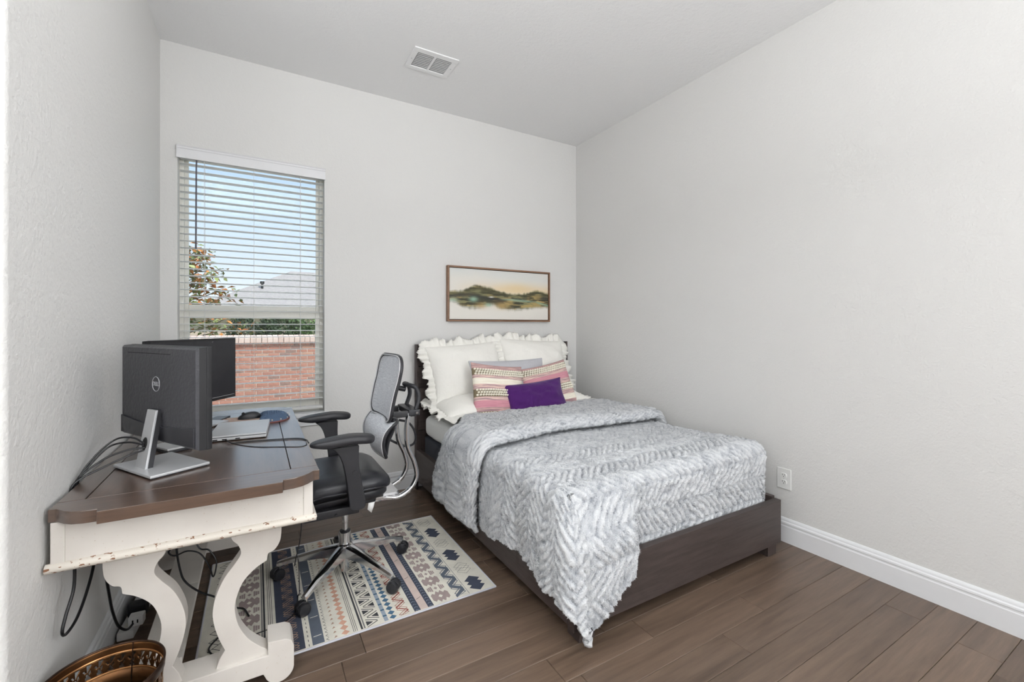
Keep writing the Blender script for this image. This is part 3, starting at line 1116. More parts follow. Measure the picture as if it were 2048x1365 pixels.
# ------------------------------------------------------------------ duvet
X_R, X_L = 2.468, 1.125      # flat part of the bed top
Y_F = 1.50
Z_T = 0.603
def drape(P, Q, fold=False):
    """P: distance from the right edge line towards the left, Q: world y on the flat part (less than Y_F hangs over the foot).
    returns x,y,z arrays of the cloth's mid surface"""
    W = X_R - X_L
    a = P - W                       # beyond the left edge
    b = Y_F - Q                     # beyond the foot edge
    ar = -P                         # beyond the right edge
    x = X_R - np.clip(P, 0, W)
    y = np.maximum(Q, Y_F)
    z = np.full_like(x, Z_T)
    ap, bp, rp = np.maximum(a, 0), np.maximum(b, 0), np.maximum(ar, 0)
    sp = ap + rp                    # beyond either side
    sgn = np.where(rp > 0, 1.0, -1.0)
    rho = np.hypot(sp, bp)
    phi = np.where(rho > 1e-6, np.arctan2(bp, sp + 1e-9), 0.0)      # 0 side, pi/2 foot
    # the left corner hangs round to the foot side
    psi = np.where(rp > 0, phi, PI / 2 * (1 - (1 - phi / (PI / 2)) ** 3.0))
    R = 0.062
    th = np.clip(rho / R, 0, PI / 2)
    out = R * np.sin(th)
    drop = R * (1 - np.cos(th)) + np.maximum(rho - R * PI / 2, 0)
    # outside of the rail near the left corner, tucked behind the rail further right
    outside = sstep(-0.40, -0.24, a)
    foot_h = 0.052 * (1 - outside) + 0.150 * outside
    left_h = np.where(rp > 0, 0.052, 0.080)
    h = left_h + (foot_h - left_h) * sstep(0.3, PI / 2, psi)
    h = np.where(sp <= 0, np.where(bp > 0, foot_h, left_h), h)
    out = out + (h - R) * sstep(0.03, 0.24, drop)
    # folds of the hanging cloth
    wv = np.sin(Q * 17 + 1.2 * np.sin(Q * 5)) * 0.014 + np.sin(Q * 41 + 2) * 0.005
    wf = np.sin(P * 15 + 0.6) * 0.006
    hang = sstep(0.06, 0.36, drop)
    side = np.cos(psi) ** 2
    out = out + hang * (wv * side * (ap > 0) + wf * (1 - side) * (bp > 0) * (rp <= 0))
    corner = (ap > 0) & (bp > 0)
    cc = np.where(corner, np.sin(2 * phi), 0.0)
    out = out + sstep(0.05, 0.5, drop) * cc * (0.030 + 0.012 * np.cos(6 * psi + 0.7))
    x = x + sgn * out * np.cos(psi) * (rho > 0)
    y = y - out * np.sin(psi) * (rho > 0)
    z = z - drop
    # gentle puffiness of the top
    flat = (1 - np.clip(rho / 0.1, 0, 1))
    z = z + flat * (0.022 * (fbm(P * 3.1, Q * 3.3, 3) - 0.5) + 0.010 * np.sin(P * 4 + 1) * np.sin(Q * 5))
    return x, y, z

def normals(x, y, z):
    Pm = np.stack([x, y, z], -1)
    du = np.gradient(Pm, axis=0); dv = np.gradient(Pm, axis=1)
    n = np.cross(du, dv)
    n /= np.linalg.norm(n, axis=-1, keepdims=True) + 1e-9
    return n

def chevron(P, Q, pitch=0.041, band=0.118):
    """ridges slanting left and right in alternate bands; returns height 0..1"""
    wob = 0.030 * (fbm(P * 7, Q * 7, 3) - 0.5)
    k = np.abs(((Q + wob) / band) % 2 - 1)             # triangle wave 0..1
    ph = (P + 0.9 * band * k) / pitch + 1.7 * (fbm(P * 6 + 3, Q * 6, 3) - 0.5)
    r = np.abs(np.sin(PI * ph)) ** 0.8
    edge = np.minimum(k, 1 - k)
    r = r * (0.45 + 0.55 * sstep(0.0, 0.10, edge)) * (0.35 + 0.65 * sstep(0.25, 0.5, fbm(P * 24 + 11, Q * 24, 3)))
    return r

def np_mesh(name, xyz, nu, nv, pile, mat):
    me = bpy.data.meshes.new(name)
    nvt = nu * nv
    me.vertices.add(nvt)
    me.vertices.foreach_set('co', xyz.reshape(-1).astype(np.float32))
    idx = np.arange(nvt).reshape(nu, nv)
    q = np.stack([idx[:-1, :-1], idx[1:, :-1], idx[1:, 1:], idx[:-1, 1:]], -1).reshape(-1, 4)
    nf = len(q)
    me.loops.add(nf * 4)
    me.loops.foreach_set('vertex_index', q.ravel().astype(np.int32))
    me.polygons.add(nf)
    me.polygons.foreach_set('loop_start', np.arange(0, nf * 4, 4, dtype=np.int32))
    me.polygons.foreach_set('use_smooth', np.ones(nf, bool))
    me.update(calc_edges=True)
    me.validate()
    at = me.attributes.new('pile', 'FLOAT', 'POINT')
    at.data.foreach_set('value', pile.ravel().astype(np.float32))
    me.materials.append(mat)
    return me

def fibres(name, xyz, pile, count, nrm, parent):
    """short blades of plush standing on the surface"""
    nu, nv = pile.shape
    # area-weighted choice of cells
    du = xyz[1:, :-1] - xyz[:-1, :-1]; dv = xyz[:-1, 1:] - xyz[:-1, :-1]
    ar = np.linalg.norm(np.cross(du, dv), axis=-1)
    pr = (ar / ar.sum()).ravel()
    idx = RNG.choice(len(pr), count, p=pr)
    i, j = idx // (nv - 1), idx % (nv - 1)
    fu, fv = RNG.random(count)[:, None], RNG.random(count)[:, None]
    base = xyz[i, j] + du[i, j] * fu + dv[i, j] * fv
    nn = nrm[i, j]
    rnd = RNG.normal(0, 1, (count, 3))
    tang = rnd - nn * (rnd * nn).sum(-1, keepdims=True)
    tang /= np.linalg.norm(tang, axis=-1, keepdims=True) + 1e-9
    lean = np.cross(nn, tang)
    L = (0.005 + 0.004 * RNG.random(count))[:, None]
    wd = 0.0010 + 0.0006 * RNG.random(count)[:, None]
    d = nn * 0.75 + lean * 0.75 + np.array([0, 0, -0.25])
    d /= np.linalg.norm(d, axis=-1, keepdims=True)
    b0 = base - nn * 0.001
    v = np.stack([b0 - tang * wd, b0 + tang * wd, b0 + d * L], 1)
    v[..., 2] = np.maximum(v[..., 2], 0.004)
    me = bpy.data.meshes.new(name)
    me.vertices.add(count * 3)
    me.vertices.foreach_set('co', v.reshape(-1).astype(np.float32))
    me.loops.add(count * 3)
    me.loops.foreach_set('vertex_index', np.arange(count * 3, dtype=np.int32))
    me.polygons.add(count)
    me.polygons.foreach_set('loop_start', np.arange(0, count * 3, 3, dtype=np.int32))
    me.update(calc_edges=True)
    me.polygons.foreach_set('use_smooth', np.ones(count, bool))
    me.normals_split_custom_set_from_vertices(np.repeat(nn, 3, 0).astype(np.float32))
    at = me.attributes.new('pile', 'FLOAT', 'POINT')
    pv = np.clip(pile[i, j] + 0.10 + RNG.normal(0, 0.10, count), 0, 1)
    at.data.foreach_set('value', np.repeat(pv, 3).astype(np.float32))
    me.materials.append(M['plush_tip'])
    o = link(name, me, parent)
    o['kind'] = 'stuff'
    return o
t = NT('plush_fibre')
_at = t.n('Attribute', attribute_name='pile')
t.base(t.ramp(_at.outputs['Fac'], [(0.12, C(138, 143, 152)), (0.45, C(204, 207, 212)), (0.85, C(238, 239, 242))]))
t.set(Roughness=0.95)
t.b.inputs['Specular IOR Level'].default_value = 0.1
M['plush_tip'] = t.m
duvet = thing('duvet', 'fluffy light grey duvet with raised chevron ridges spread over the bed', 'duvet', (1.8, 2.0, 0.6))
def duvet_main():
    W = X_R - X_L
    A = 0.43
    step = 0.0055
    p = np.arange(-0.34, W + A + 1e-6, step)
    tq = np.linspace(0, 1, int((2.46 - (Y_F - 0.43)) / step))
    PP, TT = np.meshgrid(p, tq, indexing='ij')
    a = PP - W
    # hem: long at the left foot corner, short where tucked behind the foot rail
    B = 0.405 + (0.445 - 0.405) * sstep(-0.36, -0.22, a) - 0.13 * np.exp(-((a + 0.345) / 0.045) ** 2) + 0.008 * np.sin(PP * 21)
    ac = np.clip(a, 0, 0.43)
    B = np.where(a > 0, np.sqrt(0.56 ** 2 - ac ** 2) + 0.05 * np.sin(PI * ac / 0.43), B + 0.115 * sstep(-0.28, 0.0, a))
    QQ = 2.46 + TT * ((Y_F - B) - 2.46)
    # wavy hem of the side
    PP2 = np.where(a > 0, W + a * (1 + 0.05 * np.sin(QQ * 9 + 1.0)), PP)
    x, y, z = drape(PP2, QQ)
    n = normals(x, y, z)
    n = np.where((n[..., 2:3] < -0.3), -n, n) if False else n
    if n[n.shape[0] // 2, 5, 2] < 0:
        n = -n
    # pattern coordinates: round the corner they follow the hanging cloth
    bq = np.maximum(Y_F - QQ, 0); aq = np.maximum(PP2 - W, 0)
    cor = (aq > 0) & (bq > 0)
    phq = np.arctan2(bq, aq + 1e-9)
    psq = PI / 2 * (1 - (1 - phq / (PI / 2)) ** 3.0)
    TP = np.where(cor, W + np.hypot(aq, bq), PP2)
    TQ = np.where(cor, Y_F - psq * 0.16, QQ)
    PPX, QQX = PP2, QQ
    PP2, QQ = TP, TQ
    r = chevron(PP2, QQ)
    str_ = 0.30 + 0.70 * sstep(2.05, 1.55, QQX + 0.25 * sstep(0.9, 0.2, PP) - 0.12)
    fz = fbm(PP2 * 48, QQ * 48, 3)
    fz2 = fbm(PP2 * 115 + 7, QQ * 115, 2)
    hgt = 0.0135 * r * str_ + 0.010 * (fz - 0.5) + 0.006 * (fz2 - 0.5)
    seam = np.exp(-(np.where(cor, PI / 2 - phq, 9.0) / 0.5) ** 2) + np.where((a <= 0) & (bq > 0), np.exp(-(a / 0.03) ** 2), 0)
    hgt = hgt * (1 - 0.9 * np.clip(seam, 0, 1))
    xyz = np.stack([x, y, z], -1) + n * hgt[..., None]
    xyz[..., 2] = np.maximum(xyz[..., 2], 0.012)
    pile = np.clip(0.22 + 0.60 * r * str_ + 0.30 * (1 - str_) + 0.7 * (fz - 0.5) + 0.3 * (fz2 - 0.5), 0, 1)
    me = np_mesh('duvet_body', xyz, len(p), len(tq), pile, M['duvet'])
    o = link('duvet_body', me, duvet)
    fibres('body_fibres', xyz, pile, 190000, -n if False else n, o)
    md = o.modifiers.new('thickness', 'SOLIDIFY')
    md.thickness = 0.020
    md.offset = -1.0
    return o
dv = duvet_main()

def duvet_fold():
    """the head end folded back on itself: a thick rolled band"""
    W = X_R - X_L
    A = 0.47
    step = 0.006
    p = np.arange(-0.22, W + A + 1e-6, step)
    prof = spline([(2.90, 0.020), (2.905, 0.034), (2.88, 0.048), (2.75, 0.062), (2.55, 0.068), (2.36, 0.080), (2.27, 0.088), (2.215, 0.080), (2.188, 0.056), (2.192, 0.034), (2.225, 0.022), (2.27, 0.016)], 14)
    prof = np.array(prof)
    PP, KK = np.meshgrid(p, np.arange(len(prof)), indexing='ij')
    Q0 = prof[KK, 0]; T0 = prof[KK, 1]
    a = PP - W
    # the band slants a little towards the foot at the left edge and narrows on the hanging side
    hw_ = np.clip((Q0 - 2.25) / 0.6, 0, 1)
    dip = np.where(a < 0.03, 0.30 * np.exp(-((a - 0.03) / 0.13) ** 2), 0.30 - 0.12 * sstep(0.03, 0.46, a))
    Q = Q0 - dip * hw_ + 0.03 * sstep(0.5, 0.0, PP) - 0.10 * sstep(-0.5, 0.05, a) * (Q0 < 2.4) + 0.05 * sstep(0.0, 0.4, a)
    Q = Q + 0.02 * (fbm(PP * 4, PP * 0 + 3, 2) - 0.5)
    T = T0 * (1 + 0.25 * (fbm(PP * 5, Q0 * 4, 3) - 0.5))
    tip = sstep(0.0, 0.05, p[-1] - PP)
    T = 0.016 + (T - 0.016) * (0.25 + 0.75 * tip)
    x, y, z = drape(PP, np.maximum(Q, 1.6))
    # normal of the smooth drape (independent of the profile)
    eps = 0.004
    xa, ya, za = drape(PP + eps, np.maximum(Q, 1.6)); xb, yb, zb = drape(PP, np.maximum(Q, 1.6) + eps)
    d1 = np.stack([xa - x, ya - y, za - z], -1); d2 = np.stack([xb - x, yb - y, zb - z], -1)
    n = np.cross(d2, d1)
    n /= np.linalg.norm(n, axis=-1, keepdims=True) + 1e-9
    if n[n.shape[0] // 2, 5, 2] < 0:
        n = -n
    QT = Q + T0 * 2
    r = chevron(PP, QT, 0.036, 0.12)
    fz = fbm(PP * 48, QT * 48, 3)
    fz2 = fbm(PP * 115, QT * 115, 2)
    xyz = np.stack([x, y, z], -1) + n * T[..., None]
    n2 = normals(xyz[..., 0], xyz[..., 1], xyz[..., 2])
    if n2[n2.shape[0] // 2, len(prof) // 2, 2] < 0:
        n2 = -n2
    xyz = xyz + n2 * (0.006 * r + 0.015 * (fz - 0.5) + 0.008 * (fz2 - 0.5))[..., None]
    pile = np.clip(0.38 + 0.30 * r + 1.0 * (fz - 0.5) + 0.4 * (fz2 - 0.5), 0, 1)
    me = np_mesh('folded_band', xyz, len(p), len(prof), pile, M['duvet'])
    bm = bmesh.new(); bm.from_mesh(me)
    be = [e for e in bm.edges if e.is_boundary]
    bmesh.ops.holes_fill(bm, edges=be, sides=0)
    bm.to_mesh(me); bm.free()
    o = link('folded_band', me, duvet)
    fibres('band_fibres', xyz, pile, 90000, n2, o)
    return o
fb = duvet_fold()

# ------------------------------------------------------------------ pillows
def pillow_pts(w, h, t, n=44, m=44, ex=2.4, q=0.52, pinch=0.06, seed=0, wr=0.006):
    U, V = np.meshgrid(np.linspace(-1, 1, n), np.linspace(-1, 1, m), indexing='ij')
    # cosine spacing keeps the rim round
    U = np.sin(U * PI / 2); V = np.sin(V * PI / 2)
    prof = np.clip((1 - np.abs(U) ** ex) * (1 - np.abs(V) ** ex), 0, 1) ** q
    x = U * w / 2 * (1 - pinch * (1 - V * V))
    y = V * h / 2 * (1 - pinch * (1 - U * U))
    z = prof * t / 2
    wn = (fbm(U * 3 + seed, V * 3 + seed * 2, 3) - 0.5) * 2
    ripple = np.sin((U * 1.0 + V * 1.3) * 9 + seed) * 0.3
    z = z + (wn * wr * 2 + ripple * wr * 0.4) * prof
    return U, V, x, y, z

def pillow_mesh(name, w, h, t, mat, seed=0, mi_fn=None, n=44, **kw):
    U, V, x, y, z = pillow_pts(w, h, t, n, n, seed=seed, **kw)
    g = G()
    front = [[(x[i, j], y[i, j], z[i, j]) for j in range(n)] for i in range(n)]
    back = [[(x[i, j], y[i, j], -z[i, j]) for j in range(n)] for i in range(n)]
    g.grid(front); g.grid(back)
    if mi_fn:
        k = 0
        for rep in range(2):
            for i in range(n - 1):
                for j in range(n - 1):
                    g.mi[k] = mi_fn((V[i, j] + V[i, j + 1]) / 2, (U[i, j] + U[i + 1, j]) / 2)
                    k += 1
    me = bpy.data.meshes.new(name)
    me.from_pydata(g.v, [], g.f)
    mats = mat if isinstance(mat, list) else [mat]
    for mm in mats:
        me.materials.append(mm)
    if len(mats) > 1:
        me.polygons.foreach_set('material_index', g.mi)
    bm = bmesh.new(); bm.from_mesh(me)
    bmesh.ops.remove_doubles(bm, verts=bm.verts, dist=0.0004)
    bmesh.ops.recalc_face_normals(bm, faces=bm.faces)
    bm.to_mesh(me); bm.free()
    me.polygons.foreach_set('use_smooth', [True] * len(me.polygons))
    return me

def ruffle_mesh(name, w, h, width, mat, waves=34, amp=0.016, pinch=0.06, seed=0):
    """gathered frill round the rim"""
    per = []
    n = 150
    def edge(u, v):
        return (u * w / 2 * (1 - pinch * (1 - v * v)), v * h / 2 * (1 - pinch * (1 - u * u)))
    for k in range(n): per.append((edge(-1 + 2 * k / n, -1), (0, -1)))
    for k in range(n): per.append((edge(1, -1 + 2 * k / n), (1, 0)))
    for k in range(n): per.append((edge(1 - 2 * k / n, 1), (0, 1)))
    for k in range(n): per.append((edge(-1, 1 - 2 * k / n), (-1, 0)))
    m = len(per)
    # smooth the outward direction round the corners
    dirs = np.array([d for _, d in per], float)
    for _ in range(60):
        dirs = (np.roll(dirs, 1, 0) + dirs + np.roll(dirs, -1, 0)) / 3
    dirs /= np.linalg.norm(dirs, axis=1, keepdims=True)
    pts = []
    for i in range(m):
        (ex_, ey_), d = per[i][0], dirs[i]
        col = []
        ph = 2 * PI * waves * i / m + 1.6 * math.sin(i * 0.085 + seed)
        wd = width * (1 + 0.22 * math.sin(i * 0.13 + seed) + 0.10 * math.sin(i * 0.37) + 0.05 * math.sin(i * 1.9))
        for k in range(6):
            f = k / 5
            a = amp * (0.15 + f) * math.sin(ph + 0.5 * f)
            drop = -0.010 * f * f
            col.append((ex_ + d[0] * (f * wd - 0.012), ey_ + d[1] * (f * wd - 0.012), a + drop))
        pts.append(col)
    g = G(); g.grid(pts, wrap_u=True)
    return g.mesh(name, mat, smooth=True, angle=80)

def add_solid(o, th):
    md = o.modifiers.new('thickness', 'SOLIDIFY'); md.thickness = th; md.offset = 0.0

def sham(label, loc, rot, w=0.66, h=0.50, t=0.20, ruf=0.055, seed=0):
    tt = thing('ruffled_pillow', label, 'pillow', loc, rot, group='white ruffled pillows at the headboard')
    link('cushion', pillow_mesh('cushion', w, h, t, M['sham'], seed=seed, wr=0.008), tt, True)
    o = link('ruffle', ruffle_mesh('ruffle', w, h, ruf, M['sham'], seed=seed), tt, True)
    add_solid(o, 0.0016)
    # hand-stitched diagonal seam lines
    U, V, x, y, z = pillow_pts(w, h, t, 44, 44, seed=seed, wr=0.008)
    return tt

RX = math.radians
sham('white ruffled pillow lying flat on the mattress, headboard end by the chair', (1.45, 3.09, 0.672), (RX(6), 0, RX(2)), 0.62, 0.44, 0.17, 0.070, 1)
sham('white ruffled pillow lying flat behind the striped cushions, wall side', (2.16, 3.10, 0.672), (RX(5), 0, RX(-2)), 0.62, 0.44, 0.17, 0.070, 2)
sham('white ruffled pillow leaning on the headboard above the bare sheet corner', (1.47, 3.235, 0.925), (RX(66), RX(-3), RX(3)), 0.64, 0.46, 0.19, 0.075, 3)
sham('white ruffled pillow leaning on the headboard next to the right wall', (2.12, 3.235, 0.945), (RX(66), RX(3), RX(-2)), 0.64, 0.47, 0.19, 0.075, 4)

gp = thing('grey_pillow', 'plain light grey pillow standing behind two striped cushions', 'pillow', (1.785, 3.075, 0.800), (RX(68), 0, RX(-1)))
link('cushion', pillow_mesh('cushion', 0.68, 0.44, 0.13, M['greypillow'], seed=5), gp, True)
g = G()
edge = []
for k in range(40): edge.append((-0.34 + 0.68 * k / 40 if False else 0, 0, 0))
U, V, x, y, z = pillow_pts(0.68, 0.44, 0.13, 44, 44, seed=5)
loop = [(x[i, 0], y[i, 0], 0) for i in range(44)] + [(x[43, j], y[43, j], 0) for j in range(1, 44)] + [(x[i, 43], y[i, 43], 0) for i in range(42, -1, -1)] + [(x[0, j], y[0, j], 0) for j in range(42, 0, -1)]
g.tube(loop, 0.004, 6, closed=True)
g.build('piping', M['greypillow'], gp, True)

def stripe_mat(name, c1, c2, sc=240, bump=0.5):
    t = NT(name)
    mp = t.mapping((6, sc, 6))
    n1 = t.noise(1.0, 3, 0.7, mp)
    t.base(t.ramp(n1, [(0.38, c1), (0.62, c2)]))
    t.set(Roughness=0.95)
    t.bump(t.noise(1.0, 2, 0.6, t.mapping((90, sc * 1.5, 90))), bump, 0.003)
    return t.m
STR = [stripe_mat('stripe_mixed', C(132, 108, 118), C(226, 186, 176)), stripe_mat('stripe_pink', C(192, 128, 144), C(212, 154, 162), 320),
       stripe_mat('stripe_cream', C(234, 226, 208), C(246, 240, 226), 120, 0.8), plain('stripe_olive', C(128, 116, 92), 0.95, bump=(200, 0.5, 0.003)),
       stripe_mat('stripe_rose', C(150, 120, 130), C(236, 206, 192), 200)]
M['knot'] = plain('wool_knot', C(240, 234, 218), 0.95, bump=(300, 0.5, 0.002))
def striped(label, loc, rot, order, w=0.46, h=0.45, t=0.13, seed=0):
    tt = thing('striped_cushion', label, 'cushion', loc, rot, group='woven striped cushions')
    # order: list of (v_from_top, material)
    def mi_fn(v, u):
        f = (1 - v) / 2
        for lim, k in order:
            if f <= lim:
                return k
        return order[-1][1]
    link('cushion', pillow_mesh('cushion', w, h, t, STR, seed=seed, mi_fn=mi_fn, n=72, q=0.45), tt, True)
    U, V, x, y, z = pillow_pts(w, h, t, 72, 72, q=0.45, seed=seed)
    prev = 0
    for lim, k in order:
        if k == 3:
            g = G()
            rows = max(2, round((lim - prev) * h / 0.020))
            for rr in range(rows):
                f = prev + (lim - prev) * (rr + 0.5) / rows
                v = 1 - 2 * f
                cnt = 21
                for q_ in range(cnt):
                    u = -0.96 + 1.92 * (q_ + (0.62 if rr % 2 else 0.2)) / cnt
                    pf = max((1 - abs(u) ** 2.4) * (1 - abs(v) ** 2.4), 0) ** 0.45
                    xx = u * w / 2 * (1 - 0.06 * (1 - v * v)); yy = v * h / 2 * (1 - 0.06 * (1 - u * u))
                    jj = int(np.argmin(np.abs(V[0] - v))); ii = int(np.argmin(np.abs(U[:, 0] - u)))
                    g.ellipsoid((xx, yy, (pf * t / 2 + z[ii, jj]) / 2 + 0.004), 0.0108, 0.0086, 0.008, 8, 5, Euler((0, 0, 0.35)).to_matrix())
            g.build('woven_knots', M['knot'], tt, True)
        prev = lim
    return tt
striped('striped pink and cream cushion with woven knots, nearer the chair', (1.605, 2.96, 0.770), (RX(70), RX(7), RX(2)),
        [(0.10, 0), (0.225, 3), (0.285, 4), (0.37, 2), (0.46, 4), (0.59, 3), (0.67, 4), (0.78, 1), (0.85, 0), (1.0, 3)], seed=6)
striped('striped pink and cream cushion with woven knots, nearer the right wall', (2.085, 2.975, 0.755), (RX(68), RX(-9), RX(-3)),
        [(0.05, 0), (0.17, 3), (0.24, 4), (0.36, 1), (0.45, 4), (0.58, 3), (0.66, 4), (0.76, 2), (0.84, 0), (1.0, 3)], seed=7)
pp = thing('purple_cushion', 'small purple velvet lumbar cushion in front of the striped cushions', 'cushion', (1.885, 2.86, 0.725), (RX(66), RX(-4), RX(-2)))
link('cushion', pillow_mesh('cushion', 0.53, 0.27, 0.11, M['velvet'], seed=9, pinch=0.09), pp, True)

# ------------------------------------------------------------------ rug with printed bands
RGX0, RGX1, RGY0, RGY1, RGZ = -0.198, 1.015, 1.905, 2.832, 0.007
rug = thing('area_rug', 'cream rug with navy, rust and blue printed tribal bands under the chair', 'rug', ((RGX0 + RGX1) / 2, (RGY0 + RGY1) / 2, 0))
RC = {'cream': C(226, 222, 210), 'navy': C(62, 68, 84), 'dark': C(58, 58, 62), 'grey': C(120, 118, 118), 'peach': C(206, 160, 138), 'rust': C(150, 84, 72),
      'blue': C(70, 104, 130), 'pale': C(150, 162, 176), 'pink': C(206, 188, 180), 'brown': C(160, 144, 141), 'copper': C(172, 142, 122), 'slate': C(92, 100, 112)}
RK = list(RC)
def rug_mat(k):
    t = NT('rug_' + k)
    c = RC[k]
    n = t.noise(420, 2, 0.6)
    n2 = t.noise(14, 3, 0.6)
    lo = tuple(v * 0.86 for v in c[:3]) + (1,)
    hi = tuple(min(1, v * 1.12 + 0.004) for v in c[:3]) + (1,)
    t.base(t.ramp(t.math('ADD', t.math('MULTIPLY', n, 0.5), t.math('MULTIPLY', n2, 0.5)), [(0.35, lo), (0.65, hi)]))
    t.set(Roughness=0.95)
    t.bump(n, 0.35, 0.0015)
    return t.m
RM = [rug_mat(k) for k in RK]
g = G(); g.box(RGX0, RGX1, RGY0, RGY1, 0.0005, RGZ)
g.build('rug_base', RM[0], rug, bevel=0.002)
M['rughem'] = plain('rug_hem', C(196, 196, 204), 0.95, bump=(300, 0.4, 0.002))
hem = [(RGX0, RGY0), (RGX1, RGY0), (RGX1, RGY1), (RGX0, RGY1)]
for i in range(4):
    a, b = hem[i], hem[(i + 1) % 4]
    gg = G(); gg.tube([(a[0], a[1], 0.0050), (b[0], b[1], 0.0050)], 0.0042, 8)
    gg.build('hem_binding', M['rughem'], rug)
_rz = [0]
def rband(name, polys):
    """polys: list of (colour, outline) ; each later polygon lies a hair above"""
    gg = G()
    seen = {}
    for item in polys:
        col, pl = item[0], item[1]
        lvl = seen.setdefault((col, item[2] if len(item) > 2 else 0), len(seen))
        z = RGZ + 0.0002 + 0.00012 * lvl
        pl = [(min(max(x, RGX0 + 0.004), RGX1 - 0.004), min(max(y, RGY0 + 0.010), RGY1 - 0.010)) for x, y in pl]
        gg.add([(x, y, z) for x, y in pl], [tuple(range(len(pl)))], RK.index(col))
    me = bpy.data.meshes.new(name)
    me.from_pydata(gg.v, [], gg.f)
    for m_ in RM: me.materials.append(m_)
    me.polygons.foreach_set('material_index', gg.mi)
    return link(name, me, rug)
def rrect(x0, x1, y0=RGY0 + 0.01, y1=RGY1 - 0.01): return [(x0, y0), (x1, y0), (x1, y1), (x0, y1)]
def zig(x0, x1, w, pitch, ph=0.0, col='navy'):
    """zigzag stripe between x0 and x1, vertical thickness w"""
    out = []
    y = RGY0 - pitch + ph
    k = 0
    while y < RGY1 + pitch:
        xa, xb = (x0, x1) if k % 2 == 0 else (x1, x0)
        ya, yb = y, y + pitch / 2
        if yb > RGY0 + 0.01 and ya + w < RGY1 - 0.0:
            out.append((col, [(xa, ya), (xb, yb), (xb, yb + w), (xa, ya + w)], (x0, w, ph, k % 2)))
        y += pitch / 2
        k += 1
    return out
def diam(cx, cy, rx, ry): return [(cx - rx, cy), (cx, cy - ry), (cx + rx, cy), (cx, cy + ry)]
def line(p, q, w):
    d = np.array(q) - np.array(p); n = np.array((-d[1], d[0])) / (np.linalg.norm(d) + 1e-9) * w / 2
    return [tuple(np.array(p) + n), tuple(np.array(q) + n), tuple(np.array(q) - n), tuple(np.array(p) - n)]
def ysteps(p, o=0.0):
    y = RGY0 + 0.012 + o
    while y < RGY1 - 0.012:
        yield y
        y += p
# left outline zigzags
rband('zigzag_band', zig(-0.165, -0.130, 0.0035, 0.058, 0.0, 'dark') + zig(-0.150, -0.115, 0.0035, 0.058, 0.012, 'dark'))
# brown kilim band
def kilim(x0, x1, ph):
    cx = (x0 + x1) / 2; hw = (x1 - x0) / 2
    out = []
    for k, y in enumerate(ysteps(0.140, ph)):
        xs_ = np.linspace(x0, x1, 9)
        dv_ = [0.020, 0.034, 0.022, 0.046, 0.030, 0.046, 0.022, 0.034, 0.020]
        out.append(('brown', [(float(a_), y - b_) for a_, b_ in zip(xs_, dv_)] + [(float(a_), y + b_) for a_, b_ in zip(xs_[::-1], dv_[::-1])]))
        for s in (-1, 1):
            for q in range(3):
                w = 0.0035
                yy = y + 0.070
                xx = cx + s * hw * (0.50 + 0.2 * q)
                out.append(('brown', [(xx - w, yy - 0.022 + 0.004 * q), (xx + w, yy - 0.022 + 0.004 * q), (xx + w, yy + 0.022 - 0.004 * q), (xx - w, yy + 0.022 - 0.004 * q)]))
        out.append(('brown', diam(cx, y + 0.070, hw * 0.22, 0.012)))
        out.append(('cream', diam(cx, y, hw * 0.26, 0.013)))
    return out
rband('kilim_band', kilim(-0.068, 0.014, 0.02))
rband('pinstripes', [('grey', rrect(0.0195, 0.0245)), ('dark', rrect(0.027, 0.0345)), ('dark', rrect(0.0455, 0.0475)), ('dark', rrect(0.053, 0.055)), ('dark', rrect(0.060, 0.062))])
rband('navy_zigzag_band', [('navy', rrect(0.074, 0.170))] + zig(0.104, 0.150, 0.0045, 0.070, 0, 'copper') + zig(0.104, 0.150, 0.0025, 0.070, 0.017, 'copper') + zig(0.104, 0.150, 0.0025, 0.070, -0.015, 'copper'))
rband('dashed_band', [('dark', [(0.182, y), (0.1845, y), (0.1845, y + 0.014), (0.182, y + 0.014)]) for y in ysteps(0.030)])
bars = [('slate', rrect(0.196, 0.240))] + [('cream', line((0.203, y), (0.234, y + 0.002), 0.004)) for y in ysteps(0.135, 0.05)]
rband('slate_band', bars)
arr = []
for y in ysteps(0.024):
    arr += [('dark', line((0.248, y + 0.009), (0.257, y), 0.0022)), ('dark', line((0.248, y + 0.009), (0.258, y + 0.016), 0.0022))]
rband('arrow_band', arr)
rband('triangle_band', [('copper', [(0.276, y), (0.290, y + 0.005), (0.284, y + 0.015)]) for y in ysteps(0.031)])
rband('diamond_band', [('peach', diam(0.322, y + 0.012, 0.017, 0.0185)) for y in ysteps(0.036)])
rband('pinstripes', [('dark', rrect(0.352, 0.354)), ('dark', rrect(0.359, 0.361)), ('dark', rrect(0.366, 0.368)), ('dark', rrect(0.382, 0.390)), ('grey', rrect(0.3945, 0.400))])
tri = []
for y in ysteps(0.083, 0.005):
    for (s, yo) in ((1, 0.0), (-1, 0.040)):
        xa, xb = (0.408, 0.455) if s > 0 else (0.466, 0.419)
        yy = y + yo
        tri += [('dark', [(xa, yy + 0.004), (xa, yy + 0.036), (xa + (xb - xa) * 0.62, yy + 0.020)]),
                ('dark', line((xa, yy + 0.047), (xb, yy + 0.022), 0.0045)), ('dark', line((xa, yy - 0.006), (xb, yy + 0.018), 0.0045))]
rband('black_triangle_band', tri)
blk = []
for k, y in enumerate(ysteps(0.045)):
    blk.append(('pale', [(0.480, y), (0.497, y), (0.497, y + 0.030), (0.480, y + 0.030)]))
    blk.append(('blue', [(0.480, y + 0.031), (0.497, y + 0.031), (0.497, y + 0.044), (0.480, y + 0.044)]))
rband('block_band', blk)
rband('blue_diamond_band', [('blue', diam(0.519, y + 0.012, 0.016, 0.0165)) for y in ysteps(0.034)])
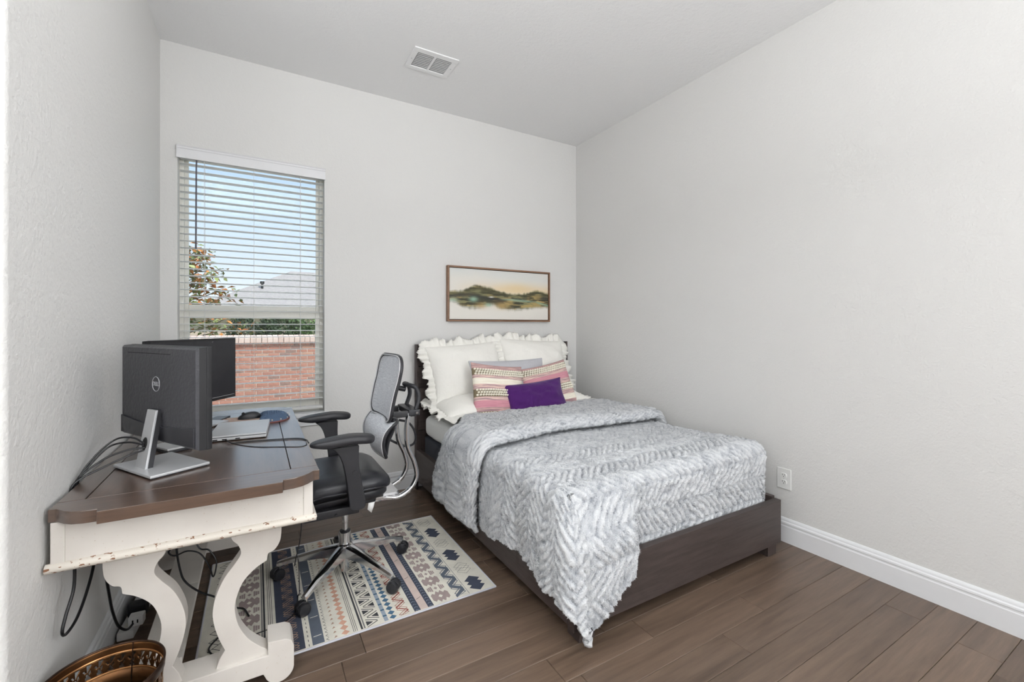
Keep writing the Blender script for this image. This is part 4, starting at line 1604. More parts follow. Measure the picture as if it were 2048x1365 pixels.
rband('rust_zigzag_band', zig(0.545, 0.592, 0.0035, 0.072, -0.012, 'rust') + zig(0.545, 0.592, 0.0090, 0.072, 0.0, 'rust') + zig(0.545, 0.592, 0.0035, 0.072, 0.020, 'rust'))
dots = [('navy', rrect(0.612, 0.640)), ('pink', rrect(0.640, 0.675)), ('navy', rrect(0.675, 0.702))]
for y in ysteps(0.022):
    dots += [('pale', line((0.617, y), (0.624, y + 0.008), 0.0018)), ('pale', line((0.624, y + 0.008), (0.634, y), 0.0018)),
             ('pale', line((0.681, y), (0.688, y + 0.008), 0.0018)), ('pale', line((0.688, y + 0.008), (0.697, y), 0.0018))]
for y in ysteps(0.19, 0.08):
    dots.append(('dark', line((0.645, y), (0.668, y + 0.012), 0.0025)))
rband('pink_and_navy_band', dots)
rband('kilim_band', kilim(0.712, 0.795, 0.05))
rband('slate_zigzag_band', zig(0.816, 0.872, 0.030, 0.100, 0, 'slate') + zig(0.816, 0.872, 0.0055, 0.100, -0.0145, 'slate') + zig(0.816, 0.872, 0.0055, 0.100, 0.0385, 'slate') + [('slate', rrect(0.8775, 0.8795))])
cl = []
for y in (1.985, 2.290, 2.595):
    rx_, ry_, sp_ = 0.041, 0.036, 0.032
    nx_ = rx_ * (1 - sp_ / 2 / ry_)
    rs_ = [(0.938, y - sp_ - ry_)]
    for q in (-1, 0, 1):
        rs_.append((0.938 + rx_, y + q * sp_))
        if q < 1: rs_.append((0.938 + nx_, y + (q + 0.5) * sp_))
    cl.append(('navy', rs_ + [(0.938, y + sp_ + ry_)] + [(2 * 0.938 - a_, b_) for a_, b_ in rs_[:0:-1]]))
for y in (2.137, 2.442, 2.750):
    for q in (-1, 0, 1):
        p4 = diam(0.938, y + q * 0.024, 0.038, 0.032)
        for i in range(4):
            cl.append(('dark', line(p4[i], p4[(i + 1) % 4], 0.0015), (q, i)))
rband('cloud_diamond_band', cl)

# ------------------------------------------------------------------ desk
DXC, DHW, DY0, DY1, DZ = -0.152, 0.346, 1.700, 3.092, 0.770
desk = thing('writing_desk', 'cream distressed writing desk with dark brown top and scrolled legs', 'desk', (DXC, (DY0 + DY1) / 2, 0))
half = [(0.0, -0.078), (0.228, -0.078), (0.231, -0.055), (0.262, -0.053), (0.288, -0.044), (0.308, -0.028), (0.322, -0.010), (0.330, -0.002), (0.347, -0.001)]
near = [(DXC - x, DY0 + y) for x, y in half[::-1]] + [(DXC + x, DY0 + y) for x, y in half[1:]]
SY0, SY1 = 1.757, 3.035
def board(poly, mat):
    gg = G(); gg.prism(poly, DZ - 0.036, DZ, 'XY')
    gg.build('top_board', mat, desk, bevel=0.0022, seg=2)
board(near + [(DXC + DHW, SY0 - 0.001), (DXC - DHW, SY0 - 0.001)], M['desk_x'])
far = [(x, DY0 + DY1 - y) for x, y in near]
board(far + [(DXC + DHW, SY1 + 0.001), (DXC - DHW, SY1 + 0.001)], M['desk_x'])
def rb(x0, x1): return [(x0, SY0 + 0.0006), (x1, SY0 + 0.0006), (x1, SY1 - 0.0006), (x0, SY1 - 0.0006)]
XS0, XS1 = -0.435, 0.107
board(rb(DXC - DHW, XS0 - 0.001), M['desk_y'])
board(rb(XS0 + 0.001, XS1 - 0.001), M['desk_y'])
board(rb(XS1 + 0.001, DXC + DHW), M['desk_y'])
# apron boards
AX0, AX1, AY0, AY1 = -0.492, 0.172, 1.703, 3.089
for nm, a in (('apron_end', (AX0, AX1, AY0, AY0 + 0.022, 0.615, 0.734)), ('apron_end', (AX0, AX1, AY1 - 0.022, AY1, 0.615, 0.734)),
              ('apron_side', (AX0, AX0 + 0.022, AY0 + 0.022, AY1 - 0.022, 0.615, 0.734)), ('apron_side', (AX1 - 0.022, AX1, AY0 + 0.022, AY1 - 0.022, 0.615, 0.734))):
    g = G(); g.box(*a); g.build(nm, M['cream'], desk, bevel=0.002)
g = G(); g.box(AX0 + 0.022, AX1 - 0.022, AY0 + 0.022, AY1 - 0.022, 0.615, 0.63)
g.build('underside', M['cream'], desk, smooth=False)
# corner strips next to the ends and the bead under the apron
for x in (AX0 - 0.002, AX1 - 0.028):
    for y in (AY0 - 0.004, AY1 - 0.018):
        g = G(); g.box(x, x + 0.03, y, y + 0.022, 0.616, 0.733); g.build('corner_strip', M['cream'], desk, bevel=0.002)
bead = [(0, 0), (0.010, 0.002), (0.016, 0.010), (0.014, 0.019), (0.006, 0.025), (0, 0.026)]
def bead_run(p0, p1, nrm):
    vs = []
    n = len(bead)
    for p in (p0, p1):
        for d, z in bead: vs.append((p[0] + nrm[0] * d, p[1] + nrm[1] * d, 0.593 + z))
    fs = [tuple(range(n)), tuple(range(2 * n - 1, n - 1, -1))] + [(i, i + n, (i + 1) % n + n, (i + 1) % n) for i in range(n)]
    gg = G(); gg.add(vs, fs); gg.build('bead_moulding', M['cream_edge'], desk, angle=60)
bead_run((AX0 - 0.012, AY0), (AX1 + 0.012, AY0), (0, -1)); bead_run((AX0 - 0.012, AY1), (AX1 + 0.012, AY1), (0, 1))
bead_run((AX1, AY0), (AX1, AY1), (1, 0)); bead_run((AX0, AY0), (AX0, AY1), (-0.7, 0))
g = G(); g.box(AX0, AX1, AY0, AY1, 0.593, 0.616); g.build('bottom_rail', M['cream'], desk, smooth=False)
# scrolled trestle ends
inner = [(-0.076, 0.594), (-0.074, 0.545), (-0.054, 0.518), (-0.046, 0.488), (-0.063, 0.458), (-0.095, 0.415), (-0.117, 0.364), (-0.127, 0.317), (-0.125, 0.271), (-0.111, 0.216), (-0.093, 0.168)]
inner2 = [(-0.093, 0.168), (-0.109, 0.140), (-0.119, 0.108)]
outer = [(0.036, 0.108), (0.034, 0.125), (0.010, 0.147), (-0.024, 0.185), (-0.052, 0.240), (-0.063, 0.302), (-0.054, 0.352), (-0.035, 0.392), (-0.001, 0.424), (0.034, 0.443)]
outer2 = [(0.034, 0.443), (0.038, 0.466), (0.058, 0.475), (0.075, 0.502), (0.080, 0.540), (0.080, 0.594)]
rp_ = spline(inner, 4)[:-1] + spline(inner2, 3) + spline(outer, 4)[:-1] + spline(outer2, 4)
TC = -0.164
lp_ = [(2 * TC - x, z) for x, z in rp_]
def shoe_poly():
    circ = [(0.073 + 0.047 * math.cos(a), 0.049 + 0.047 * math.sin(a)) for a in np.linspace(PI + 0.3, 2 * PI - 0.1, 14)]
    right = [(TC, 0.048), (0.022, 0.048)] + circ + [(0.120, 0.118), (0.112, 0.140), (0.095, 0.150), (0.036, 0.157), (0.036, 0.112), (TC, 0.112)]
    left = [(2 * TC - x, z) for x, z in right[::-1]][1:-1]
    return right + left
for (ya, yb, sa, sb) in ((1.800, 1.862, 1.785, 1.895), (2.930, 2.992, 2.897, 3.007)):
    for pl in (rp_, lp_):
        g = G(); g.prism(pl, ya, yb, 'XZ'); g.build('scroll_leg', M['cream'], desk, bevel=0.0025)
    g = G(); g.prism(shoe_poly(), sa, sb, 'XZ'); g.build('trestle_foot', M['cream'], desk, bevel=0.003)
for (ya, yb) in ((1.896, 2.42), (2.421, 2.896)):
    g = G(); g.box(-0.345, -0.222, ya, yb, 0.105, 0.132); g.build('stretcher', M['cream'], desk, bevel=0.003)

# ------------------------------------------------------------------ office chair (faces the desk, towards -x)
CX, CY = 0.395, 2.385
ch = thing('office_chair', 'black and silver mesh office chair on a polished five-star base', 'chair', (CX, CY, 0))
# five-star base
g = G(); g.lathe([(0.021, 0.030), (0.021, 0.095), (0.030, 0.100), (0.036, 0.120), (0.036, 0.165), (0.028, 0.170), (0.028, 0.228), (0.024, 0.232)], 28, (CX, CY, 0))
g.build('hub', M['chrome'], ch)
g = G(); g.lathe([(0.026, 0.229), (0.026, 0.236), (0.020, 0.238)], 24, (CX, CY, 0)); g.build('hub_collar', M['black'], ch)
g = G(); g.lathe([(0.0145, 0.236), (0.0145, 0.275), (0.0155, 0.276), (0.0155, 0.30), (0.0165, 0.302), (0.0165, 0.385)], 20, (CX, CY, 0)); g.build('gas_lift', M['chrome'], ch)
A0 = math.radians(157.3)
for k in range(5):
    a = A0 + k * 2 * PI / 5
    d = Vector((math.cos(a), math.sin(a), 0)); s = Vector((-math.sin(a), math.cos(a), 0))
    rows = []
    for (rr, zt, hh, wt, wb) in ((0.015, 0.166, 0.060, 0.020, 0.026), (0.05, 0.163, 0.056, 0.020, 0.025), (0.10, 0.153, 0.046, 0.018, 0.022), (0.18, 0.134, 0.034, 0.016, 0.019), (0.26, 0.114, 0.025, 0.013, 0.0155), (0.318, 0.098, 0.022, 0.011, 0.013), (0.328, 0.094, 0.018, 0.009, 0.010)):
        c = Vector((CX, CY, 0)) + d * rr
        rows.append([c + s * wb + Vector((0, 0, zt - hh)), c + s * wb + Vector((0, 0, zt - 0.008)), c + s * (wt * 0.55) + Vector((0, 0, zt)), c - s * (wt * 0.55) + Vector((0, 0, zt)), c - s * wb + Vector((0, 0, zt - 0.008)), c - s * wb + Vector((0, 0, zt - hh))])
    gg = G()
    n = 6
    vs = [p for r_ in rows for p in r_]
    fs = [(i * n + j, i * n + (j + 1) % n, (i + 1) * n + (j + 1) % n, (i + 1) * n + j) for i in range(len(rows) - 1) for j in range(n)]
    fs += [tuple(range(n)), tuple((len(rows) - 1) * n + j for j in range(n))]
    gg.add(vs, fs)
    leg = gg.build('base_leg', M['chrome'], ch, angle=35)
    tip = Vector((CX, CY, 0)) + d * 0.316
    gg = G(); gg.lathe([(0.0075, 0.055), (0.0075, 0.082)], 12, (tip.x, tip.y, 0)); gg.build('caster_stem', M['chrome'], leg)
    ca = a + (0.9, -0.5, 0.35, -0.8, 0.2)[k]
    cd = Vector((math.cos(ca), math.sin(ca), 0)); cs = Vector((-math.sin(ca), math.cos(ca), 0))
    wc = tip + cd * 0.012 + Vector((0, 0, 0.0295 + RGZ + 0.001))
    gg = G()
    for sg in (-1, 1):
        prof = [(0.010, 0.006), (0.027, 0.006), (0.0285, 0.010), (0.0285, 0.022), (0.025, 0.027), (0.010, 0.029)]
        m_ = len(prof); nn = 24
        vs = []
        for (r_, h_) in prof:
            for q in range(nn):
                t_ = 2 * PI * q / nn
                vs.append(wc + cd * (r_ * math.cos(t_)) + Vector((0, 0, r_ * math.sin(t_))) + cs * (sg * h_))
        fs = [(i * nn + q, i * nn + (q + 1) % nn, (i + 1) * nn + (q + 1) % nn, (i + 1) * nn + q) for i in range(m_ - 1) for q in range(nn)]
        fs += [tuple(range(nn)), tuple((m_ - 1) * nn + q for q in range(nn))]
        gg.add(vs, fs)
    hood = [wc + cd * (0.024 * math.cos(t_)) + Vector((0, 0, 0.024 * math.sin(t_))) for t_ in np.linspace(-0.3, 3.4, 12)]
    gg.tube(hood, 0.006, 8, flat=(1.0, 1.0, tuple(cs)))
    gg.build('caster', M['black'], ch)
# seat
def rounded_slab(x0, x1, y0, y1, prof, r, nfun=None, dome=0.0):
    """stack of rounded-rectangle rings: prof = [(inset, z)]"""
    ring = []
    for (sx, sy, a0) in ((1, -1, -PI / 2), (1, 1, 0), (-1, 1, PI / 2), (-1, -1, PI)):
        for k in range(8):
            ring.append((sx, sy, a0 + PI / 2 * k / 7))
    pts = []
    cx, cy = (x0 + x1) / 2, (y0 + y1) / 2
    hx, hy = (x1 - x0) / 2, (y1 - y0) / 2
    for ins, z in prof:
        rr = max(r - ins, 0.004)
        row = []
        for sx, sy, a in ring:
            x = cx + sx * (hx - ins - rr) + rr * math.cos(a)
            y = cy + sy * (hy - ins - rr) + rr * math.sin(a)
            zz = z + (nfun(x, y) if nfun else 0)
            row.append((x, y, zz))
        pts.append(row)
    g = G()
    n = len(ring)
    vs = [p for r_ in pts for p in r_]
    fs = [(i * n + j, i * n + (j + 1) % n, (i + 1) * n + (j + 1) % n, (i + 1) * n + j) for i in range(len(pts) - 1) for j in range(n)]
    fs += [tuple(range(n - 1, -1, -1)), tuple((len(pts) - 1) * n + j for j in range(n))]
    g.add(vs, fs)
    return g
water = lambda x, y: -0.055 * float(sstep(0.26, 0.13, x)) + 0.012 * ((y - CY) / 0.25) ** 2 - 0.018 * float(sstep(0.5, 0.62, x))
tops = [(0.012, 0.488), (0.0, 0.500), (0.0, 0.520), (0.006, 0.536), (0.020, 0.550), (0.045, 0.560), (0.09, 0.567), (0.15, 0.570), (0.20, 0.571)]
g = rounded_slab(0.125, 0.585, 2.135, 2.635, tops, 0.11, water)
seat = g.build('seat', M['leather'], ch, angle=60)
ring = []
for k in range(64):
    a = 2 * PI * k / 64
    ca_, sa_ = math.cos(a), math.sin(a)
    x = 0.355 + 0.231 * abs(ca_) ** 0.45 * (1 if ca_ > 0 else -1); y = CY + 0.251 * abs(sa_) ** 0.45 * (1 if sa_ > 0 else -1)
    ring.append((x, y, 0.500 + water(x, y)))
g = G(); g.tube(ring, 0.004, 6, closed=True); g.build('seat_piping', M['leather'], seat)
g = rounded_slab(0.15, 0.57, 2.155, 2.615, [(0.05, 0.432), (0.02, 0.440), (0.0, 0.460), (0.0, 0.480), (0.006, 0.490)], 0.10, lambda x, y: 0.6 * water(x, y))
g.build('seat_pan', M['black'], ch, angle=60)
g = G(); g.box(0.21, 0.53, 2.285, 2.485, 0.384, 0.445); g.build('tilt_mechanism', M['black'], ch, bevel=0.012, seg=3)
g = G(); g.box(0.18, 0.42, 2.14, 2.30, 0.405, 0.445); g.build('arm_bracket', M['black'], ch, bevel=0.008)
g = G(); g.box(0.30, 0.45, 2.47, 2.64, 0.405, 0.445); g.build('arm_bracket', M['black'], ch, bevel=0.008)
g = G(); g.tube([(0.33, 2.29, 0.41), (0.32, 2.18, 0.415), (0.315, 2.13, 0.42)], 0.005, 8); g.build('lever', M['black'], ch)
g = G()
g.add([(0.455, 2.12, 0.452), (0.484, 2.121, 0.452), (0.478, 2.119, 0.430), (0.468, 2.117, 0.405), (0.450, 2.118, 0.424)], [(0, 1, 2, 3, 4)])
tg = g.build('care_tag', M['paper'], ch); add_solid(tg, 0.0008)
# arms
for Y in (2.085, 2.685):
    sgn = -1 if Y < CY else 1
    post = spline([(0.285, 0.742), (0.312, 0.716), (0.333, 0.670), (0.349, 0.592), (0.360, 0.500), (0.366, 0.462), (0.385, 0.450), (0.418, 0.452), (0.431, 0.470), (0.425, 0.520), (0.410, 0.600), (0.402, 0.670), (0.403, 0.742)], 4)
    g = G(); g.prism(post, Y - 0.020, Y + 0.020, 'XZ'); pst = g.build('arm_post', M['black'], ch, bevel=0.008, seg=3)
    g = G(); g.lathe([(0.0115, Y - 0.0225), (0.0115, Y + 0.0225)], 20, (0.385, 0, 0.620), 'Y'); g.build('arm_button', M['black'], pst, bevel=0.001)
    g = G(); g.box(0.37, 0.425, min(Y, CY + sgn * 0.22), max(Y, CY + sgn * 0.22), 0.452, 0.480); g.build('arm_link', M['black'], ch, bevel=0.006)
    # pad: swept rounded section, drooping at the front
    rows = []
    nS = 22
    for k in range(nS):
        f = 0.5 - 0.5 * math.cos(PI * k / (nS - 1))
        x = 0.200 + 0.275 * f
        w = 0.046 * max(1 - abs(2 * f - 1) ** 5, 0) ** 0.5 * (0.86 + 0.14 * float(sstep(0, 0.35, f))) + 0.002
        zt = 0.793 - 0.020 * (1 - f) ** 2.4 - 0.010 * float(sstep(0.6, 1.0, f))
        th_ = 0.020 + 0.017 * float(sstep(0.0, 0.3, f))
        e_ = max(1 - abs(2 * f - 1) ** 12, 0) ** 0.5
        zt -= th_ * (1 - e_) * 0.45
        th_ = th_ * e_ + 0.003
        row = []
        for q in range(16):
            t_ = 2 * PI * q / 16
            cy_, cz_ = math.cos(t_), math.sin(t_)
            row.append((x, Y + w * abs(cy_) ** 0.45 * (1 if cy_ > 0 else -1), zt - th_ / 2 + th_ / 2 * abs(cz_) ** 0.45 * (1 if cz_ > 0 else -1)))
        rows.append(row)
    gg = G()
    vs = [p for r_ in rows for p in r_]
    fs = [(i * 16 + j, i * 16 + (j + 1) % 16, (i + 1) * 16 + (j + 1) % 16, (i + 1) * 16 + j) for i in range(nS - 1) for j in range(16)]
    fs += [tuple(range(16)), tuple((nS - 1) * 16 + j for j in range(16))]
    gg.add(vs, fs)
    gg.build('armrest', M['black'], ch, angle=70)
# mesh panels
def mesh_fabric():
    t = NT('chair_mesh')
    f = t.noise(1.0, 2, 0.5, t.mapping((30, 30, 420)))
    t.base(t.ramp(f, [(0.3, C(188, 191, 198)), (0.7, C(224, 226, 230))]))
    t.set(Roughness=0.6, Metallic=0.1)
    t.bump(f, 0.25, 0.001)
    return t.m
M['mesh'] = mesh_fabric()
def panel(name, profile, w0, w1, curve, top_r, bot_r, nU=26, nV=64):
    """profile: (x,z) centre line from bottom to top; half width from w0 (bottom) to w1 (top); edges pull forward by curve"""
    pr = np.array(spline(profile, 12))
    s = np.linspace(0, 1, len(pr))
    V_ = 0.5 - 0.5 * np.cos(np.linspace(0, PI, nV))
    px = np.interp(V_, s, pr[:, 0]); pz = np.interp(V_, s, pr[:, 1])
    pts, rim_l, rim_r = [], [], []
    for i in range(nU):
        u = -1 + 2 * i / (nU - 1)
        row = []
        for j, v in enumerate(V_):
            hw = w0 + (w1 - w0) * v
            if v > 1 - top_r: hw -= 0.085 * (1 - math.sqrt(max(1 - ((v - (1 - top_r)) / top_r) ** 2, 0)))
            if v < bot_r: hw -= 0.065 * (1 - math.sqrt(max(1 - ((bot_r - v) / bot_r) ** 2, 0)))
            row.append((px[j] + curve * u * u, CY + u * hw, pz[j]))
        pts.append(row)
    g = G(); g.grid(pts)
    o = g.build(name, M['mesh'], ch, angle=80); add_solid(o, 0.004)
    rim = [pts[0][j] for j in range(nV)] + [pts[i][nV - 1] for i in range(1, nU)] + [pts[nU - 1][j] for j in range(nV - 2, -1, -1)] + [pts[i][0] for i in range(nU - 2, 0, -1)]
    g = G(); g.tube([(x + 0.004, y, z) for x, y, z in rim], 0.0085, 10, closed=True); g.build(name + '_frame', M['black'], o)
    g = G(); g.tube([(x - 0.0055, y, z) for x, y, z in rim], 0.0035, 8, closed=True); g.build(name + '_trim', M['silver'], o)
panel('backrest', [(0.590, 0.800), (0.596, 0.86), (0.612, 0.94), (0.628, 1.00), (0.640, 1.06), (0.652, 1.122)], 0.205, 0.225, -0.02, 0.26, 0.16)
panel('lumbar_rest', [(0.548, 0.620), (0.528, 0.660), (0.522, 0.710), (0.535, 0.755), (0.565, 0.790), (0.600, 0.806)], 0.205, 0.225, 0.012, 0.16, 0.26)
# polished back supports, bracket, handle
for Y in (2.295, 2.475):
    dy = (CY - Y)
    pth = spline([(0.500, CY - dy * 0.6, 0.415), (0.600, Y, 0.392), (0.660, Y, 0.392), (0.715, Y, 0.425), (0.742, Y, 0.485), (0.728, Y, 0.560), (0.695, Y, 0.640), (0.687, Y, 0.730), (0.700, Y, 0.822)], 8)
    g = G(); g.tube(pth, 0.0135, 12, flat=(0.9, 1.2, (0, 1, 0))); g.build('back_support', M['chrome'], ch)
g = rounded_slab(0.50, 0.655, 2.29, 2.48, [(0.004, 0.382), (0.0, 0.388), (0.0, 0.405), (0.008, 0.414)], 0.03)
g.build('support_plate', M['chrome'], ch)
g = G(); g.box(0.612, 0.735, 2.285, 2.307, 0.800, 0.832); g.box(0.612, 0.735, 2.463, 2.485, 0.800, 0.832); g.box(0.695, 0.755, 2.275, 2.495, 0.806, 0.838)
g.build('back_bracket', M['black'], ch, bevel=0.005)
g = G(); g.lathe([(0.007, 2.262), (0.007, 2.276)], 12, (0.735, 0, 0.822), 'Y'); g.build('bracket_screw', M['chrome'], ch)
lp = spline([(0.740, 2.300, 0.835), (0.758, 2.305, 0.895), (0.748, 2.315, 0.945), (0.722, 2.335, 0.960), (0.705, 2.385, 0.962), (0.722, 2.435, 0.960), (0.748, 2.455, 0.945), (0.758, 2.465, 0.895), (0.740, 2.470, 0.835)], 6)
g = G(); g.tube(lp, 0.012, 10); g.build('back_handle', M['black'], ch)
g = G(); g.tube(spline([(0.640, 2.385, 0.962), (0.67, 2.385, 0.945), (0.708, 2.385, 0.935)], 6), 0.014, 10); g.build('spine', M['black'], ch)
for Y in (2.215, 2.555):
    g = G(); g.tube(spline([(0.600, Y, 0.820), (0.590, Y, 0.760), (0.565, Y, 0.700), (0.556, Y, 0.640)], 6), 0.016, 10, flat=(0.8, 1.5, (0, 1, 0))); g.build('lumbar_arm', M['black'], ch)
g = G(); g.tube(spline([(0.575, 2.50, 0.69), (0.65, 2.50, 0.640), (0.726, 2.49, 0.598), (0.776, 2.48, 0.598), (0.794, 2.47, 0.632), (0.780, 2.46, 0.690), (0.745, 2.46, 0.735), (0.700, 2.47, 0.75)], 8), 0.0065, 8); g.build('adjuster_loop', M['black'], ch)

# ------------------------------------------------------------------ things on the desk
M['monback'] = plain('monitor_back', C(58, 58, 63), 0.38, var=0.05, bump=(75, 0.5, 0.004))
M['monband'] = plain('monitor_lower_band', C(40, 40, 45), 0.3)
M['screen'] = plain('screen_off', C(34, 34, 40), 0.28, var=0.02)
M['bezel'] = plain('monitor_bezel', C(26, 26, 29), 0.5)
M['logo'] = plain('logo_silver', C(190, 191, 195), 0.3, 0.3)

def monitor(label, base_xy, theta, panel_off, zlo, zhi, lower_band=True):
    t = thing('computer_monitor', label, 'monitor', (base_xy[0], base_xy[1], DZ), (0, 0, theta), group='monitors on the desk')
    ox, oy = panel_off
    hw = 0.270
    g = G(); g.box(ox - hw, ox + hw, oy + 0.002, oy + 0.020, zlo, zhi); bz = g.build('bezel', M['bezel'], t, True, bevel=0.003)
    g = G(); g.box(ox - hw + 0.012, ox + hw - 0.012, oy + 0.0196, oy + 0.0206, zlo + 0.020, zhi - 0.012); g.build('screen', M['screen'], bz, True, smooth=False)
    g = G(); g.box(ox - hw + 0.012, ox + hw - 0.012, oy + 0.0205, oy + 0.0215, zlo + 0.016, zlo + 0.018); g.build('screen_trim', M['silver'], bz, True, smooth=False)
    # rear shell: front edge full size, rear face slightly smaller
    y0, y1 = oy - 0.028, oy + 0.002
    def ring(y, i): return [(ox - hw + i, y, zlo + i), (ox + hw - i, y, zlo + i), (ox + hw - i, y, zhi - i), (ox - hw + i, y, zhi - i)]
    vs = ring(y1, 0.001) + ring(y0 + 0.008, 0.003) + ring(y0, 0.010)
    fs = [(3, 2, 1, 0), (8, 9, 10, 11)] + [(k * 4 + i, k * 4 + (i + 1) % 4, k * 4 + 4 + (i + 1) % 4, k * 4 + 4 + i) for k in (0, 1) for i in range(4)]
    g = G(); g.add(vs, fs)
    for q in range(2, 6): g.mi[q] = 1
    sh = g.build('rear_shell', [M['monback'], M['bezel']], t, True, angle=25)
    # lower band with a sagging upper edge
    zb = zlo + 0.078
    top = [(ox + (hw - 0.012) * u, zb - 0.016 * (1 - u * u)) for u in np.linspace(1, -1, 17)]
    poly = [(ox - hw + 0.012, zlo + 0.012), (ox + hw - 0.012, zlo + 0.012)] + top
    g = G(); g.prism(poly, y0 - 0.006, y0 + 0.004, 'XZ'); g.build('lower_band', M['monband'], sh, True, bevel=0.002)
    g = G(); g.box(ox - 0.215, ox + 0.10, y0 - 0.0006, y0 + 0.002, zhi - 0.030, zhi - 0.0275); g.build('vent_slot', M['hole'], sh, True, smooth=False)
    # round badge with lettering
    zc = (zlo + zhi) / 2 + 0.036
    rr = 0.026
    cir = [(ox + rr * math.cos(a), y0 - 0.0008, zc + rr * math.sin(a)) for a in np.linspace(0, 2 * PI, 40, endpoint=False)]
    g = G(); g.tube(cir, 0.0011, 6, closed=True); g.build('badge_ring', M['logo'], sh, True)
    fc = bpy.data.curves.new('badge_lettering', 'FONT')
    fc.body = 'DELL'; fc.size = 0.0205; fc.align_x = 'CENTER'; fc.align_y = 'CENTER'; fc.extrude = 0.0005; fc.offset = 0.0004
    fc.materials.append(M['logo'])
    tmp = bpy.data.objects.new('badge_lettering', fc); COL.objects.link(tmp)
    bpy.context.view_layer.update()
    lme = bpy.data.meshes.new_from_object(tmp)
    bpy.data.objects.remove(tmp, do_unlink=True)
    fo = bpy.data.objects.new('badge_lettering', lme); COL.objects.link(fo)
    fo.parent = sh; fo.location = (ox, y0 - 0.0012, zc); fo.rotation_euler = (PI / 2, 0, 0)
    # stand
    g = G(); g.box(-0.135, 0.135, -0.092, 0.092, 0.004, 0.014); g.build('stand_base', M['silver'], t, True, bevel=0.003)
    g = G(); g.box(-0.128, 0.128, -0.085, 0.085, 0.0005, 0.004); g.build('base_pad', M['black'], t, True)
    # leaning neck
    nb, nt = -0.062, y0 - 0.012
    zt = zlo + 0.12
    def neck(y_, z_, hw_, th_): return [(-hw_, y_ - th_, z_), (hw_, y_ - th_, z_), (hw_, y_ + th_, z_), (-hw_, y_ + th_, z_)]
    vs = neck(nb, 0.013, 0.036, 0.004) + neck(nt, zt, 0.030, 0.004)
    fs = [(3, 2, 1, 0), (4, 5, 6, 7)] + [(i, (i + 1) % 4, 4 + (i + 1) % 4, 4 + i) for i in range(4)]
    g = G(); g.add(vs, fs); nk = g.build('stand_neck', M['silver'], t, True, bevel=0.0015)
    vs = neck(nb + 0.012, 0.013, 0.034, 0.008) + neck(nt + 0.012, zt, 0.028, 0.008)
    g = G(); g.add(vs, fs); g.build('neck_spine', M['black'], nk, True)
    f = 0.42
    yc, zc2 = nb + (nt - nb) * f - 0.0046, 0.013 + (zt - 0.013) * f
    g = G()
    g.add([(0.0165 * math.cos(a), yc + (nt - nb) / (zt - 0.013) * 0.021 * math.sin(a), zc2 + 0.021 * math.sin(a)) for a in np.linspace(0, 2 * PI, 28, endpoint=False)], [tuple(range(28))])
    o = g.build('cable_hole', M['hole'], nk, True); add_solid(o, 0.001)
    return t
TH1 = math.radians(-58.2)
monitor('dark monitor seen from behind with a round badge, nearest on the desk', (-0.295, 2.02), TH1, (-0.0045, 0.012), 0.092, 0.440)
TH2 = math.radians(-124.0)
monitor('dark monitor with its blank screen facing the chair, beside the window', (-0.276, 2.705), TH2, (0.0, 0.012), 0.118, 0.446)

# closed laptop
lt = thing('laptop', 'closed silver laptop lying on the desk between monitor and mouse pad', 'laptop', (-0.060, 2.475, DZ), (0, 0, RX(-4)))
g = G(); g.box(-0.112, 0.112, -0.158, 0.158, 0.004, 0.0165); bd = g.build('laptop_base', M['silver'], lt, True, bevel=0.003)
g = G(); g.box(-0.112, 0.112, -0.158, 0.158, 0.0185, 0.0265); g.build('lid', M['silver'], lt, True, bevel=0.0022)
g = G(); g.box(-0.108, 0.108, -0.154, 0.154, 0.0160, 0.0190); g.build('lid_gap', M['black'], lt, True)
for x in (-0.085, -0.05, 0.0):
    g = G(); g.box(x - 0.009, x + 0.009, -0.1585, -0.157, 0.0065, 0.0115); g.build('port', M['hole'], bd, True, smooth=False)
for (x, y) in ((-0.09, -0.13), (0.09, -0.13), (-0.09, 0.13), (0.09, 0.13)):
    g = G(); g.lathe([(0.007, 0.0), (0.007, 0.0045)], 12, (x, y, 0)); g.build('rubber_foot', M['black'], lt, True)

# small dock and slim black phone
dk = thing('docking_station', 'flat silver docking station behind the nearest monitor stand', 'dock', (-0.300, 2.285, DZ), (0, 0, TH1))
g = G(); g.box(-0.065, 0.065, -0.045, 0.045, 0.0, 0.012); g.build('dock_body', M['black'], dk, True, bevel=0.003)
g = G(); g.box(-0.067, 0.067, -0.047, 0.047, 0.012, 0.020); g.build('dock_lid', M['silver'], dk, True, bevel=0.002)
ph_ = thing('slim_device', 'slim black phone of unknown kind lying left of the flag mouse pad', 'device', (-0.180, 2.880, DZ), (0, 0, RX(-20)))
g = G(); g.box(-0.034, 0.034, -0.072, 0.072, 0.0, 0.008); g.build('device_body', M['black'], ph_, True, bevel=0.003)  # thin dark slab for a desk object of unknown kind
g = G(); g.box(-0.031, 0.031, -0.069, 0.069, 0.0078, 0.0085); g.build('device_top', M['screen'], ph_, True)

